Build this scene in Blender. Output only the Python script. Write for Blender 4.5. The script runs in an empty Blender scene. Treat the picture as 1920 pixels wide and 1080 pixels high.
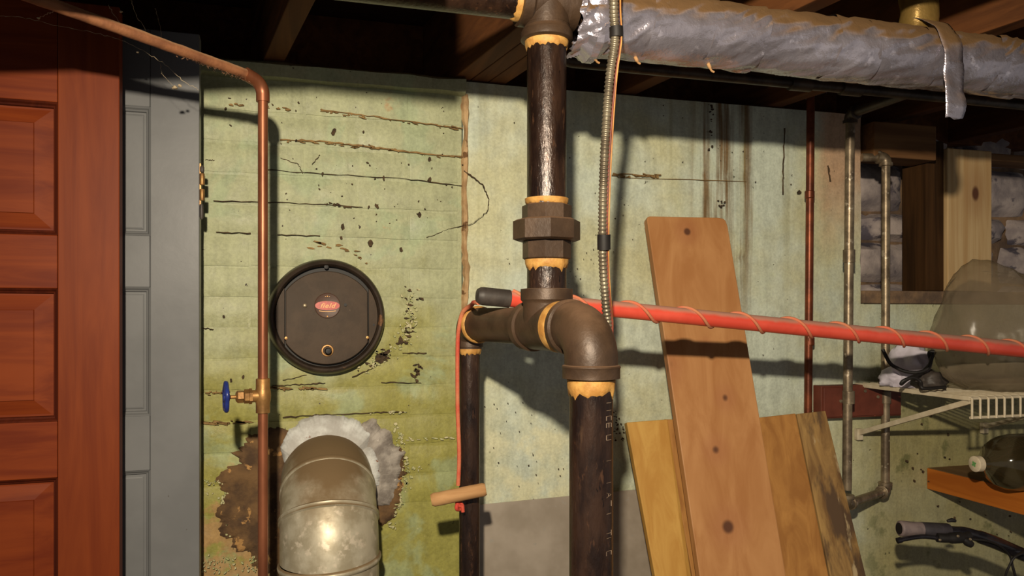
import bpy, bmesh, math, random
from mathutils import Vector, Matrix, noise
R = math.radians
scene = bpy.context.scene
col = scene.collection
random.seed(7)

# ------------------------------------------------------------------ camera
F, CX, CY = 1450.0, 960.0, 590.0        # focal length and horizon in 1920x1080 pixels
TH = R(16.0)                            # camera turned to the right of the wall's normal
CAM = Vector((0.0, -1.7, 1.5))
FWD = Vector((math.sin(TH), math.cos(TH), 0)); RGT = Vector((math.cos(TH), -math.sin(TH), 0)); UP = Vector((0, 0, 1))
cam = bpy.data.objects.new('camera', bpy.data.cameras.new('camera'))
cam.data.sensor_width = 36.0
cam.data.lens = 36.0 * F / 1920.0
cam.data.shift_y = (CY - 540.0) / 1920.0
cam.data.clip_start = 0.01
cam.location = CAM
cam.rotation_euler = (R(90), 0, -TH)
col.objects.link(cam)
scene.camera = cam

# ------------------------------------------------------------------ light
world = bpy.data.worlds.new('world'); scene.world = world
world.use_nodes = True
bg = world.node_tree.nodes['Background']
bg.inputs[0].default_value = (0.95, 0.93, 0.92, 1); bg.inputs[1].default_value = 0.22
bulb = bpy.data.objects.new('bulb_light', bpy.data.lights.new('bulb_light', 'SPOT'))     # reflector lamp on the ceiling beside the viewer
bulb.data.energy = 150.0
bulb.data.spot_size = R(132); bulb.data.spot_blend = 1.0
bulb.data.color = (1.0, 0.86, 0.66)
bulb.data.shadow_soft_size = 0.022
bulb.location = CAM - 0.15 * FWD - 0.06 * RGT + 0.37 * UP
bulb.rotation_euler = ((CAM + 1.7 * FWD + 0.12 * RGT - 0.22 * UP) - bulb.location).to_track_quat('-Z', 'Y').to_euler()
col.objects.link(bulb)
vs = scene.view_settings
vs.view_transform = 'Standard'; vs.look = 'None'; vs.exposure = 0.0; vs.gamma = 1.0; vs.use_curve_mapping = False

# ------------------------------------------------------------------ helpers
def P(px, py, d):                       # pixel at a depth along the view axis -> world
    return CAM + d * (FWD + (px - CX) / F * RGT + (CY - py) / F * UP)
def PY(px, py, Y):                      # pixel on the vertical plane y = Y (parallel to the wall)
    a = (px - CX) / F
    return P(px, py, (Y - CAM.y) / (math.cos(TH) - a * math.sin(TH)))
def rnd(a, b): return random.uniform(a, b)

class MB:
    def __init__(s): s.v = []; s.f = []
    def add(s, vs_, fs_):
        o = len(s.v); s.v += [Vector(v) for v in vs_]; s.f += [tuple(i + o for i in f) for f in fs_]; return s
    def hexa(s, c):                     # 8 corners: 0-3 front loop, 4-7 back loop
        return s.add(c, [(0, 1, 2, 3), (7, 6, 5, 4), (0, 4, 5, 1), (1, 5, 6, 2), (2, 6, 7, 3), (3, 7, 4, 0)])
    def box(s, lo, hi):
        x0, y0, z0 = lo; x1, y1, z1 = hi
        return s.hexa([Vector(p) for p in ((x0, y0, z0), (x1, y0, z0), (x1, y0, z1), (x0, y0, z1), (x0, y1, z0), (x1, y1, z0), (x1, y1, z1), (x0, y1, z1))])
    def plank(s, tl, tr, br, bl, t, nrm):
        n = Vector(nrm).normalized() * t
        return s.hexa([bl, br, tr, tl, bl + n, br + n, tr + n, tl + n])
    def tube(s, pts, r, seg=20, caps=True, wob=None):
        pts = [Vector(p) for p in pts]; n = len(pts)
        rs = r if isinstance(r, (list, tuple)) else [r] * n
        vs_, fs_ = [], []
        t0 = (pts[1] - pts[0]).normalized()
        ref = Vector((0, 0, 1)) if abs(t0.z) < 0.9 else Vector((1, 0, 0))
        u = (ref - t0 * ref.dot(t0)).normalized()
        for i in range(n):
            t = (pts[min(i + 1, n - 1)] - pts[max(i - 1, 0)]).normalized()
            u = (u - t * u.dot(t)).normalized(); w = t.cross(u)
            for k in range(seg):
                a = 2 * math.pi * k / seg
                rr = rs[i]
                p = pts[i] + (math.cos(a) * u + math.sin(a) * w) * rr
                if wob: p = p + (p - pts[i]).normalized() * wob(p)
                vs_.append(p)
        for i in range(n - 1):
            for k in range(seg):
                k2 = (k + 1) % seg
                fs_.append((i * seg + k, i * seg + k2, (i + 1) * seg + k2, (i + 1) * seg + k))
        if caps: fs_ += [tuple(range(seg - 1, -1, -1)), tuple((n - 1) * seg + k for k in range(seg))]
        return s.add(vs_, fs_)
    def lathe(s, prof, org, axis, seg=32, phase=0.0, closed=True):   # prof: (radius, distance along axis)
        axis = Vector(axis).normalized(); org = Vector(org)
        ref = Vector((0, 0, 1)) if abs(axis.z) < 0.9 else Vector((0, -1, 0))
        u = (ref - axis * ref.dot(axis)).normalized(); w = axis.cross(u)
        vs_, fs_ = [], []
        for (r, h) in prof:
            for k in range(seg):
                a = 2 * math.pi * k / seg + phase
                vs_.append(org + axis * h + (math.cos(a) * u + math.sin(a) * w) * max(r, 1e-5))
        for i in range(len(prof) - 1):
            for k in range(seg):
                k2 = (k + 1) % seg
                fs_.append((i * seg + k, i * seg + k2, (i + 1) * seg + k2, (i + 1) * seg + k))
        if closed: fs_ += [tuple(range(seg - 1, -1, -1)), tuple((len(prof) - 1) * seg + k for k in range(seg))]
        return s.add(vs_, fs_)
    def build(s, name, mat, parent=None, smooth=None, bevel=0, solid=0):
        org = parent.matrix_world.translation if parent else Vector((0, 0, 0))
        if parent and not parent.get('_o') is None: org = Vector(parent['_o'])
        me = bpy.data.meshes.new(name)
        me.from_pydata([tuple(v - org) for v in s.v], [], s.f)
        bm = bmesh.new(); bm.from_mesh(me); bmesh.ops.recalc_face_normals(bm, faces=bm.faces); bm.to_mesh(me); bm.free()
        me.materials.append(mat)
        if smooth is not None:
            for p in me.polygons: p.use_smooth = True
            me.set_sharp_from_angle(angle=R(smooth))
        o = bpy.data.objects.new(name, me); col.objects.link(o)
        if parent: o.parent = parent; o['_o'] = tuple(org)
        else:
            # origin at the base centre
            lo = [min(v[i] for v in s.v) for i in range(3)]; hi = [max(v[i] for v in s.v) for i in range(3)]
            c = Vector(((lo[0] + hi[0]) / 2, (lo[1] + hi[1]) / 2, lo[2]))
            me.transform(Matrix.Translation(-c)); o.location = c; o['_o'] = tuple(c)
        if solid:
            m = o.modifiers.new('solid', 'SOLIDIFY'); m.thickness = solid; m.offset = 0
        if bevel:
            m = o.modifiers.new('bevel', 'BEVEL'); m.width = bevel; m.segments = 2; m.limit_method = 'ANGLE'; m.angle_limit = R(40)
        return o

def thing(name, loc, label, cat, group=None):
    o = bpy.data.objects.new(name, None); col.objects.link(o)
    o.empty_display_size = 0.05
    o.location = loc; o['_o'] = tuple(Vector(loc)); o['label'] = label; o['category'] = cat
    if group: o['group'] = group
    return o
def tag(o, label, cat, group=None):
    o['label'] = label; o['category'] = cat
    if group: o['group'] = group
    return o
def struct(o, label=None):
    o['kind'] = 'structure'
    if label: o['label'] = label
    return o
def arc(c, r, u, w, a0, a1, n):
    return [c + r * (math.cos(a0 + (a1 - a0) * i / n) * u + math.sin(a0 + (a1 - a0) * i / n) * w) for i in range(n + 1)]
def spline(pts, n=8):
    pts = [Vector(p) for p in pts]; out = []
    for i in range(len(pts) - 1):
        p0 = pts[max(i - 1, 0)]; p1 = pts[i]; p2 = pts[i + 1]; p3 = pts[min(i + 2, len(pts) - 1)]
        for k in range(n):
            t = k / n
            out.append(0.5 * ((2 * p1) + (p2 - p0) * t + (2 * p0 - 5 * p1 + 4 * p2 - p3) * t * t + (3 * p1 - p0 - 3 * p2 + p3) * t ** 3))
    return out + [pts[-1]]
def lerp(a, b, t): return a + (b - a) * t

# ------------------------------------------------------------------ materials
def srgb(r, g, b):
    f = lambda c: c / 12.92 if c <= 0.04045 else ((c + 0.055) / 1.055) ** 2.4
    return (f(r / 255), f(g / 255), f(b / 255), 1)

class Nodes:
    def __init__(s, name):
        s.m = bpy.data.materials.new(name); s.m.use_nodes = True
        s.t = s.m.node_tree; s.b = s.t.nodes['Principled BSDF']
    def n(s, typ, **k):
        x = s.t.nodes.new(typ)
        for a, v in k.items(): setattr(x, a, v)
        return x
    def l(s, a, b): s.t.links.new(a, b)
    def coord(s, kind, scale=(1, 1, 1)):
        if kind == 'POS': out = s.n('ShaderNodeNewGeometry').outputs['Position']
        else: out = s.n('ShaderNodeTexCoord').outputs['Object']
        m = s.n('ShaderNodeMapping'); m.inputs['Scale'].default_value = scale
        s.l(out, m.inputs['Vector']); return m.outputs[0]
    def noise(s, vec, scale, detail=4, rough=0.6, dist=0.0):
        x = s.n('ShaderNodeTexNoise'); x.inputs['Scale'].default_value = scale; x.inputs['Detail'].default_value = detail
        x.inputs['Roughness'].default_value = rough; x.inputs['Distortion'].default_value = dist
        s.l(vec, x.inputs['Vector']); return x.outputs['Fac']
    def ramp(s, fac, lo, hi, a=0.0, b=1.0):
        x = s.n('ShaderNodeMapRange'); x.interpolation_type = 'SMOOTHSTEP'
        x.inputs['From Min'].default_value = lo; x.inputs['From Max'].default_value = hi
        x.inputs['To Min'].default_value = a; x.inputs['To Max'].default_value = b
        s.l(fac, x.inputs['Value']); return x.outputs[0]
    def mix(s, fac, a, b):
        x = s.n('ShaderNodeMix', data_type='RGBA')
        if isinstance(fac, (int, float)): x.inputs[0].default_value = fac
        else: s.l(fac, x.inputs[0])
        for v, i in ((a, 6), (b, 7)):
            if isinstance(v, tuple): x.inputs[i].default_value = v
            else: s.l(v, x.inputs[i])
        return x.outputs[2]
    def math(s, op, a, b=0.0):
        x = s.n('ShaderNodeMath', operation=op)
        for v, i in ((a, 0), (b, 1)):
            if isinstance(v, (int, float)): x.inputs[i].default_value = v
            else: s.l(v, x.inputs[i])
        return x.outputs[0]
    def bump(s, h, strength, dist=0.002):
        x = s.n('ShaderNodeBump'); x.inputs['Strength'].default_value = strength; x.inputs['Distance'].default_value = dist
        s.l(h, x.inputs['Height'])
        if s.b.inputs['Normal'].links: s.l(s.b.inputs['Normal'].links[0].from_socket, x.inputs['Normal'])
        s.l(x.outputs[0], s.b.inputs['Normal'])
    def done(s, colr, rough, metal=0.0, spec=0.5):
        if isinstance(colr, tuple): s.b.inputs['Base Color'].default_value = colr
        else: s.l(colr, s.b.inputs['Base Color'])
        if isinstance(rough, (int, float)): s.b.inputs['Roughness'].default_value = rough
        else: s.l(rough, s.b.inputs['Roughness'])
        s.b.inputs['Metallic'].default_value = metal
        s.b.inputs['Specular IOR Level'].default_value = spec
        return s.m

def mat(name, c1, c2, scale=20, rough=0.6, metal=0.0, bump=0.15, bscale=None, bdist=0.002, stretch=(1, 1, 1), coord='OBJ', spots=(), dust=None, spec=0.5, lo=0.35, hi=0.65):
    N = Nodes(name); v = N.coord(coord, stretch)
    c = N.mix(N.ramp(N.noise(v, scale), lo, hi), c1, c2)
    for (sc, a, b, sc_col) in spots:
        c = N.mix(N.ramp(N.noise(v, sc, 5), a, b), c, sc_col)
    rg = rough
    if dust:
        g = N.n('ShaderNodeNewGeometry'); sx = N.n('ShaderNodeSeparateXYZ'); N.l(g.outputs['Normal'], sx.inputs[0])
        k = N.math('ADD', sx.outputs[2], N.math('MULTIPLY', N.math('SUBTRACT', N.noise(v, dust[3] if len(dust) > 3 else 25), 0.5), 0.5))
        fac = N.ramp(k, dust[1], dust[2])
        c = N.mix(fac, c, dust[0])
        rg = N.ramp(fac, 0, 1, rough, 0.9)
    if bump: N.bump(N.noise(v, bscale or scale * 4, 5), bump, bdist)
    return N.done(c, rg, metal, spec)

M = {}
# painted masonry: everything is a function of world position, so paint and stains run across the bricks
def paint_mat(name, kind):
    N = Nodes(name); v = N.coord('POS')
    sx = N.n('ShaderNodeSeparateXYZ'); N.l(v, sx.inputs[0]); X, Z = sx.outputs[0], sx.outputs[2]
    big = N.noise(v, 3.2, 4); mid = N.noise(v, 11, 5, 0.62); fine = N.noise(v, 90, 4)
    if kind == 'brick':
        pale, olive, mint = srgb(166, 170, 134), srgb(148, 144, 74), srgb(154, 170, 134)
        h = N.math('ADD', Z, N.math('MULTIPLY', N.math('SUBTRACT', big, 0.5), 1.0))
        h = N.math('ADD', h, N.math('MULTIPLY', N.math('SUBTRACT', mid, 0.5), 0.5))
        c = N.mix(N.ramp(h, 1.18, 1.62), olive, pale)
        c = N.mix(N.math('MULTIPLY', N.ramp(N.noise(v, 6, 4, 0.6, 0.6), 0.5, 0.6), 0.55), c, mint)
        # bare brown-pink masonry showing low on the left and under worn paint
        low = N.ramp(Z, 1.34, 0.98); rightward = N.ramp(X, 0.22, -0.12)
        bare = N.ramp(N.math('ADD', N.math('MULTIPLY', N.math('MULTIPLY', low, rightward), 0.26), mid), 0.66, 0.74)
        c = N.mix(N.math('MULTIPLY', bare, 0.75), c, srgb(168, 128, 88))
        chips = N.ramp(N.noise(v, 34, 6, 0.7), 0.695, 0.73)
        c = N.mix(N.math('MULTIPLY', chips, 0.8), c, srgb(96, 72, 44))
        spk = N.noise(v, 75, 2)
        c = N.mix(N.ramp(spk, 0.735, 0.76), c, srgb(58, 46, 28))
        c = N.mix(N.math('MULTIPLY', N.ramp(N.noise(v, 60, 3), 0.72, 0.76), N.math('MULTIPLY', low, 0.9)), c, srgb(226, 210, 170))
    else:
        a, b = srgb(198, 207, 190), srgb(194, 193, 156)
        c = N.mix(N.ramp(big, 0.40, 0.64), a, b)
        c = N.mix(N.math('MULTIPLY', N.ramp(mid, 0.52, 0.70), 0.4), c, srgb(172, 180, 150))
        # rust streaks running down from the top
        st = N.coord('POS', (34, 34, 1.2)); sn = N.noise(st, 1.0, 4, 0.6)
        band = N.math('MULTIPLY', N.ramp(X, 0.93, 0.985), N.ramp(X, 1.16, 1.09))
        drop = N.ramp(Z, 1.30, 1.80)
        m = N.math('MULTIPLY', N.math('MULTIPLY', band, drop), N.ramp(sn, 0.42, 0.62))
        c = N.mix(m, c, srgb(118, 92, 58))
        st2 = N.math('MULTIPLY', N.ramp(N.noise(st, 0.45, 3), 0.56, 0.70), N.ramp(Z, 1.2, 1.95))
        c = N.mix(N.math('MULTIPLY', st2, 0.45), c, srgb(150, 144, 96))
        # pinkish bare plaster at the far upper edge
        pk = N.math('MULTIPLY', N.ramp(N.math('ADD', X, N.math('MULTIPLY', mid, 0.1)), 1.33, 1.40), N.ramp(N.math('ADD', Z, N.math('MULTIPLY', big, 0.3)), 1.78, 2.05))
        c = N.mix(N.math('MULTIPLY', pk, 0.85), c, srgb(190, 150, 118))
        # shade low on the far right mixed into the paint colour, with green mottling
        low_shade = N.math('MULTIPLY', N.ramp(X, 1.36, 1.56), N.ramp(Z, 1.48, 1.36))
        c = N.mix(N.math('MULTIPLY', low_shade, 0.75), c, srgb(146, 134, 78))
        c = N.mix(N.math('MULTIPLY', low_shade, N.math('MULTIPLY', N.ramp(mid, 0.56, 0.66), 0.6)), c, srgb(70, 78, 40))
        c = N.mix(N.math('MULTIPLY', N.ramp(N.noise(v, 70, 2), 0.74, 0.77), 0.8), c, srgb(70, 66, 48))
        # yellow-white scuffing low by the pipe
        sc = N.math('MULTIPLY', N.ramp(Z, 1.34, 1.2), N.math('MULTIPLY', N.ramp(X, 0.36, 0.42), N.ramp(X, 0.72, 0.6)))
        c = N.mix(N.math('MULTIPLY', sc, N.ramp(mid, 0.4, 0.6)), c, srgb(204, 203, 170))
    gr = N.noise(v, 160, 3, 0.7); br = N.noise(N.coord('POS', (60, 60, 9)), 1.0, 3)
    hs = N.n('ShaderNodeHueSaturation'); N.l(c, hs.inputs['Color'])
    N.l(N.math('ADD', N.ramp(gr, 0.25, 0.75, 0.86, 1.10), N.math('ADD', N.ramp(br, 0.3, 0.7, -0.07, 0.07), N.ramp(N.noise(v, 22, 4), 0.3, 0.7, -0.08, 0.08))), hs.inputs['Value']); c = hs.outputs[0]
    N.bump(fine, 0.45, 0.002); N.bump(mid, 0.5, 0.004); N.bump(br, 0.25, 0.0015)
    return N.done(c, N.ramp(mid, 0.3, 0.7, 0.42, 0.65), 0.0, 0.35)
M['brick'] = paint_mat('painted_brick', 'brick')
M['concrete'] = paint_mat('painted_concrete', 'concrete')
M['mortar'] = mat('painted_mortar', srgb(166, 168, 126), srgb(146, 136, 88), 9, 0.85, bump=0.4, bscale=80, coord='POS', spots=((12, .60, .70, srgb(132, 100, 60)),))
M['joint'] = mat('joint_mortar', srgb(196, 164, 120), srgb(164, 128, 88), 22, 0.9, bump=0.6, bscale=60, bdist=0.004, coord='POS', spots=((30, .58, .64, srgb(110, 78, 46)),))
M['plaster'] = mat('white_plaster', srgb(212, 214, 210), srgb(176, 174, 168), 26, 0.75, bump=0.5, bscale=70, bdist=0.004, coord='POS', spots=((40, .62, .68, srgb(140, 100, 80)),))
M['cement'] = mat('grey_cement', srgb(168, 160, 150), srgb(120, 112, 104), 30, 0.6, bump=0.5, bscale=60, bdist=0.004, coord='POS', spots=((70, .66, .7, srgb(220, 212, 200)),))
M['bare'] = mat('bare_brown_mortar', srgb(112, 84, 52), srgb(74, 54, 36), 20, 0.9, bump=0.7, bscale=60, bdist=0.005, coord='POS', spots=((26, .60, .64, srgb(172, 130, 78)), (17, .66, .70, srgb(60, 54, 52))))
M['chip'] = mat('chip_dark', srgb(84, 64, 40), srgb(52, 40, 26), 60, 0.9, bump=0.2, coord='POS')
M['chip_pale'] = mat('chip_pale', srgb(198, 190, 150), srgb(160, 164, 112), 60, 0.8, bump=0.2, coord='POS')
M['stain'] = mat('crack_stain', srgb(150, 120, 74), srgb(112, 86, 50), 50, 0.9, bump=0.2, coord='POS')
M['stone'] = mat('whitewashed_stone', srgb(190, 176, 170), srgb(134, 124, 126), 9, 0.9, bump=0.6, bscale=40, bdist=0.006, coord='POS', spots=((14, .56, .64, srgb(88, 82, 92)),))
M['stone_mortar'] = mat('stone_mortar', srgb(140, 112, 84), srgb(96, 78, 64), 14, 0.95, bump=0.6, bscale=60, bdist=0.005, coord='POS')
M['floor'] = mat('floor_concrete', srgb(120, 112, 100), srgb(92, 86, 78), 6, 0.8, coord='POS')
def wood(name, c1, c2, knot=None, stretch=(14, 14, 0.9), rough=0.55, bump=0.08, scale=2.2, spots=(), coord='OBJ', knots=(), spec=0.25):
    N = Nodes(name); v = N.coord(coord, stretch)
    base = N.noise(v, scale, 5, 0.6, 0.7)
    c = N.mix(N.ramp(base, 0.3, 0.7), c1, c2)
    v2 = N.coord(coord, (1, 1, 1))
    c = N.mix(N.math('MULTIPLY', N.ramp(N.noise(v2, 5, 3), 0.45, 0.7), 0.35), c, c2)
    for (sc, a, b, sc_col) in spots: c = N.mix(N.ramp(N.noise(v, sc, 5), a, b), c, sc_col)
    if knots:      # knots at given world points
        for (kp, kr, ks) in knots:
            pos = N.n('ShaderNodeNewGeometry').outputs['Position']
            sb = N.n('ShaderNodeVectorMath', operation='SUBTRACT'); N.l(pos, sb.inputs[0]); sb.inputs[1].default_value = tuple(kp)
            ml = N.n('ShaderNodeVectorMath', operation='MULTIPLY'); N.l(sb.outputs[0], ml.inputs[0]); ml.inputs[1].default_value = (1, 1, ks)
            ln = N.n('ShaderNodeVectorMath', operation='LENGTH'); N.l(ml.outputs[0], ln.inputs[0])
            c = N.mix(N.math('MULTIPLY', N.ramp(ln.outputs['Value'], kr * 4.0, kr * 0.8), 0.35), c, knot)
            c = N.mix(N.ramp(ln.outputs['Value'], kr, kr * 0.45), c, srgb(92, 58, 40))
    if bump: N.bump(base, bump, 0.002)
    return N.done(c, rough, 0, spec)
M['reddoor'] = wood('red_stained_wood', srgb(122, 56, 24), srgb(102, 42, 18), rough=0.5, spec=0.13, stretch=(12, 12, 1.0))
M['reddoor_h'] = wood('red_stained_wood_across', srgb(126, 56, 22), srgb(100, 38, 16), rough=0.5, spec=0.13, stretch=(1.0, 12, 14))
M['reddark'] = wood('red_stained_moulding', srgb(84, 34, 18), srgb(62, 24, 14), rough=0.5, spec=0.13)
M['greydoor'] = mat('grey_paint', srgb(116, 117, 118), srgb(108, 109, 110), 6, 0.34, bump=0.12, bscale=26, spots=((60, .735, .76, srgb(88, 84, 80)), (9, .64, .74, srgb(106, 110, 113))), spec=0.13)
M['iron'] = mat('black_iron', srgb(58, 40, 30), srgb(32, 21, 17), 22, 0.27, metal=0.30, bump=0.75, bscale=95, bdist=0.0016, stretch=(1.8, 1.8, 0.5), spots=((60, .60, .70, srgb(80, 55, 39)), (24, .62, .76, srgb(84, 62, 45)), (90, .66, .70, srgb(22, 14, 12))), spec=0.55)
M['fitting'] = mat('cast_fitting', srgb(80, 61, 45), srgb(64, 48, 35), 22, 0.46, metal=0.2, bump=0.25, bscale=160, dust=(srgb(112, 84, 60), 0.35, 1.0), spec=0.5)
M['dope'] = mat('pipe_dope', srgb(204, 156, 84), srgb(172, 122, 58), 60, 0.6, bump=0.4, bscale=120)
M['copper'] = mat('copper', srgb(150, 92, 62), srgb(114, 66, 43), 14, 0.40, metal=0.55, bump=0.1, bscale=60, stretch=(1, 1, 0.4), spots=((30, .64, .74, srgb(96, 56, 40)),))
M['copper_dusty'] = mat('copper_dusty', srgb(146, 96, 62), srgb(116, 72, 46), 30, 0.7, metal=0.15, bump=0.4, bscale=160, dust=(srgb(168, 128, 92), 0.1, 0.9))
M['brass'] = mat('brass', srgb(166, 124, 72), srgb(128, 92, 52), 30, 0.42, metal=0.55, bump=0.15, bscale=120)
M['blue'] = mat('blue_enamel', srgb(36, 52, 120), srgb(26, 36, 92), 30, 0.3, bump=0.05)
M['galv'] = mat('galvanised_flue', srgb(190, 182, 160), srgb(160, 150, 126), 24, 0.42, metal=0.30, bump=0.12, bscale=60, spots=((44, .55, .66, srgb(206, 194, 172)),), dust=(srgb(124, 102, 72), 0.30, 0.72))
M['regulator'] = mat('regulator_steel', srgb(72, 58, 45), srgb(62, 50, 39), 18, 0.55, metal=0.1, bump=0.1, bscale=120, spots=((90, .72, .76, srgb(120, 100, 78)),), spec=0.2)
M['regulator_rim'] = mat('regulator_rim', srgb(72, 60, 50), srgb(54, 44, 37), 22, 0.42, metal=0.3, bump=0.15, bscale=90, spots=((30, .62, .70, srgb(132, 94, 64)),))
M['black'] = mat('black_matt', srgb(26, 22, 20), srgb(16, 13, 12), 30, 0.6, bump=0.05)
M['rubber'] = mat('black_rubber', srgb(74, 66, 60), srgb(54, 48, 44), 30, 0.55, bump=0.1)
M['badge_red'] = mat('badge_red', srgb(196, 62, 40), srgb(166, 50, 34), 60, 0.4, bump=0.05)
M['badge'] = mat('badge_brown', srgb(84, 58, 45), srgb(76, 54, 42), 60, 0.5, metal=0.1, bump=0.05)
M['gold'] = mat('gold_lettering', srgb(236, 178, 96), srgb(220, 160, 80), 60, 0.4, bump=0)
M['redpole'] = mat('red_fibreglass', srgb(222, 86, 66), srgb(208, 74, 56), 12, 0.36, bump=0.06, dust=(srgb(176, 124, 104), 0.15, 0.75, 40))
M['cord_red'] = mat('red_cord', srgb(190, 62, 48), srgb(196, 122, 84), 14, 0.8, bump=0.5, bscale=300)
M['cord'] = mat('dusty_cord', srgb(206, 108, 78), srgb(192, 124, 88), 40, 0.85, bump=0.5, bscale=300)
M['toggle'] = wood('toggle_wood', srgb(192, 150, 104), srgb(160, 118, 76), stretch=(2, 12, 12), rough=0.8)
M['foil'] = mat('foil_tape', srgb(190, 184, 196), srgb(156, 150, 160), 10, 0.24, metal=0.68, bump=0.9, bscale=26, bdist=0.005, spots=((36, .60, .70, srgb(206, 200, 212)),), dust=(srgb(136, 106, 72), -0.02, 0.40, 14))
M['foil_yellow'] = mat('dirty_foil', srgb(158, 128, 70), srgb(120, 92, 44), 12, 0.35, metal=0.5, bump=0.5, bscale=24, bdist=0.006)
M['armour'] = mat('conduit_steel', srgb(138, 128, 108), srgb(106, 96, 80), 30, 0.40, metal=0.55, bump=0.1)
M['wire_o'] = mat('orange_wire', srgb(196, 142, 70), srgb(160, 100, 48), 30, 0.5, bump=0)
M['wire_r'] = mat('maroon_wire', srgb(126, 60, 44), srgb(100, 46, 34), 30, 0.5, bump=0)
M['sheet'] = mat('grey_sheet_metal', srgb(172, 160, 145), srgb(150, 138, 122), 7, 0.5, metal=0.25, bump=0.1, bscale=30, spots=((50, .66, .72, srgb(160, 152, 140)),))
M['tan'] = wood('yellow_pine', srgb(198, 156, 82), srgb(178, 130, 60), rough=0.6, spots=((9, .70, .74, srgb(96, 60, 26)),))
M['tan2'] = wood('orange_pine', srgb(178, 128, 68), srgb(148, 100, 50), rough=0.6)
M['weathered'] = wood('weathered_plank', srgb(166, 132, 80), srgb(112, 82, 50), rough=0.75, spots=((1.1, .52, .62, srgb(88, 68, 50)), (1.6, .60, .68, srgb(182, 160, 122))))
M['lumber'] = wood('pale_lumber', srgb(206, 178, 132), srgb(184, 148, 100), knot=srgb(140, 88, 48), rough=0.65, coord='POS', stretch=(22, 22, 0.8), knots=((PY(1829, 363, 0.0), 0.016, 0.6),))
M['lumber_dark'] = wood('old_lumber', srgb(132, 96, 60), srgb(98, 66, 38), rough=0.8, stretch=(1, 12, 12))
M['post_shade'] = wood('post_shade_wood', srgb(74, 50, 28), srgb(48, 32, 18), rough=0.85, spec=0.1)  # dark brown standing in for shade on the post's left side
M['joist'] = wood('joist_wood', srgb(112, 68, 34), srgb(80, 46, 22), rough=0.8, stretch=(14, 1, 14))
M['subfloor'] = wood('subfloor_wood', srgb(74, 44, 26), srgb(54, 32, 20), rough=0.85, stretch=(1, 14, 14))
M['steel'] = mat('galvanised_pipe', srgb(148, 132, 108), srgb(106, 92, 74), 30, 0.4, metal=0.55, bump=0.2, bscale=90, spots=((50, .62, .68, srgb(186, 172, 150)),))
M['darkpipe'] = mat('dark_pipe', srgb(78, 66, 54), srgb(50, 42, 36), 30, 0.45, metal=0.4, bump=0.3, bscale=120, dust=(srgb(104, 82, 58), 0.3, 1.0))
M['brownpipe'] = mat('brown_copper', srgb(128, 66, 36), srgb(92, 44, 24), 20, 0.42, metal=0.5, bump=0.15, bscale=80)
M['redbox'] = mat('red_box_paint', srgb(110, 54, 38), srgb(90, 42, 28), 14, 0.55, bump=0.15, spots=((40, .68, .74, srgb(160, 96, 70)),))
M['white_wire'] = mat('white_coated_wire', srgb(206, 194, 168), srgb(188, 174, 146), 30, 0.45, bump=0.05)
M['white_bag'] = mat('white_plastic', srgb(206, 200, 212), srgb(176, 168, 178), 14, 0.45, bump=0.3, bscale=30, bdist=0.006)
M['shelfwood'] = wood('orange_board', srgb(190, 112, 40), srgb(158, 86, 26), rough=0.6, stretch=(12, 0.9, 12), spots=((8, .72, .76, srgb(80, 46, 18)),))
M['dustwood'] = wood('dusty_board_top', srgb(126, 98, 62), srgb(104, 78, 48), rough=0.9, stretch=(12, 0.9, 12))
M['cap'] = mat('white_cap', srgb(214, 200, 172), srgb(196, 180, 152), 40, 0.5, bump=0)
M['green'] = mat('green_mark', srgb(110, 166, 96), srgb(90, 150, 84), 40, 0.5, bump=0)
M['grip'] = mat('grey_grip', srgb(124, 110, 108), srgb(104, 92, 92), 40, 0.6, bump=0.2, bscale=200)
M['gripdark'] = mat('dark_grip', srgb(62, 58, 62), srgb(48, 44, 48), 40, 0.5, bump=0.1, bscale=200)
M['blackgloss'] = mat('black_gloss', srgb(34, 32, 36), srgb(24, 22, 26), 40, 0.22, bump=0)
M['web'] = mat('cobweb', srgb(188, 170, 140), srgb(168, 150, 120), 40, 0.9, bump=0)
M['lint'] = mat('lint', srgb(160, 120, 92), srgb(136, 98, 72), 60, 0.95, bump=0.6, bscale=200)
M['letter'] = mat('pale_lettering', srgb(138, 118, 98), srgb(104, 86, 70), 60, 0.6, bump=0)
def glassy(name, colr, alpha, rough):
    N = Nodes(name); out = N.t.nodes['Material Output']
    tr = N.n('ShaderNodeBsdfTransparent'); tr.inputs[0].default_value = (0.93, 0.92, 0.88, 1)
    mx = N.n('ShaderNodeMixShader'); mx.inputs[0].default_value = alpha
    v = N.coord('OBJ'); N.bump(N.noise(v, 9, 3), 0.5, 0.02)
    N.done(colr, rough, 0, 0.6)
    N.l(tr.outputs[0], mx.inputs[1]); N.l(N.b.outputs[0], mx.inputs[2]); N.l(mx.outputs[0], out.inputs['Surface'])
    return N.m
M['clearbag'] = glassy('hazy_plastic', srgb(140, 124, 102), 0.42, 0.30)
def glass(name, colr):
    N = Nodes(name); N.done(colr, 0.06, 0, 0.6)
    N.b.inputs['Transmission Weight'].default_value = 0.85; N.b.inputs['IOR'].default_value = 1.45
    return N.m
M['glass'] = glass('brown_glass', srgb(104, 90, 60))

# ------------------------------------------------------------------ the setting
ZT = 2.025                               # top of the walls, underside of the joists
XSEAM = PY(869, 590, 0).x                # where chimney and concrete wall meet
XEND = PY(1616, 420, 0).x                # left side of the framed opening
SILL = PY(1640, 545, 0).z
struct(MB().box((-2.6, -3.4, -0.05), (3.6, 0.3, 0)).build('floor', M['floor']), 'concrete basement floor')

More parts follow.
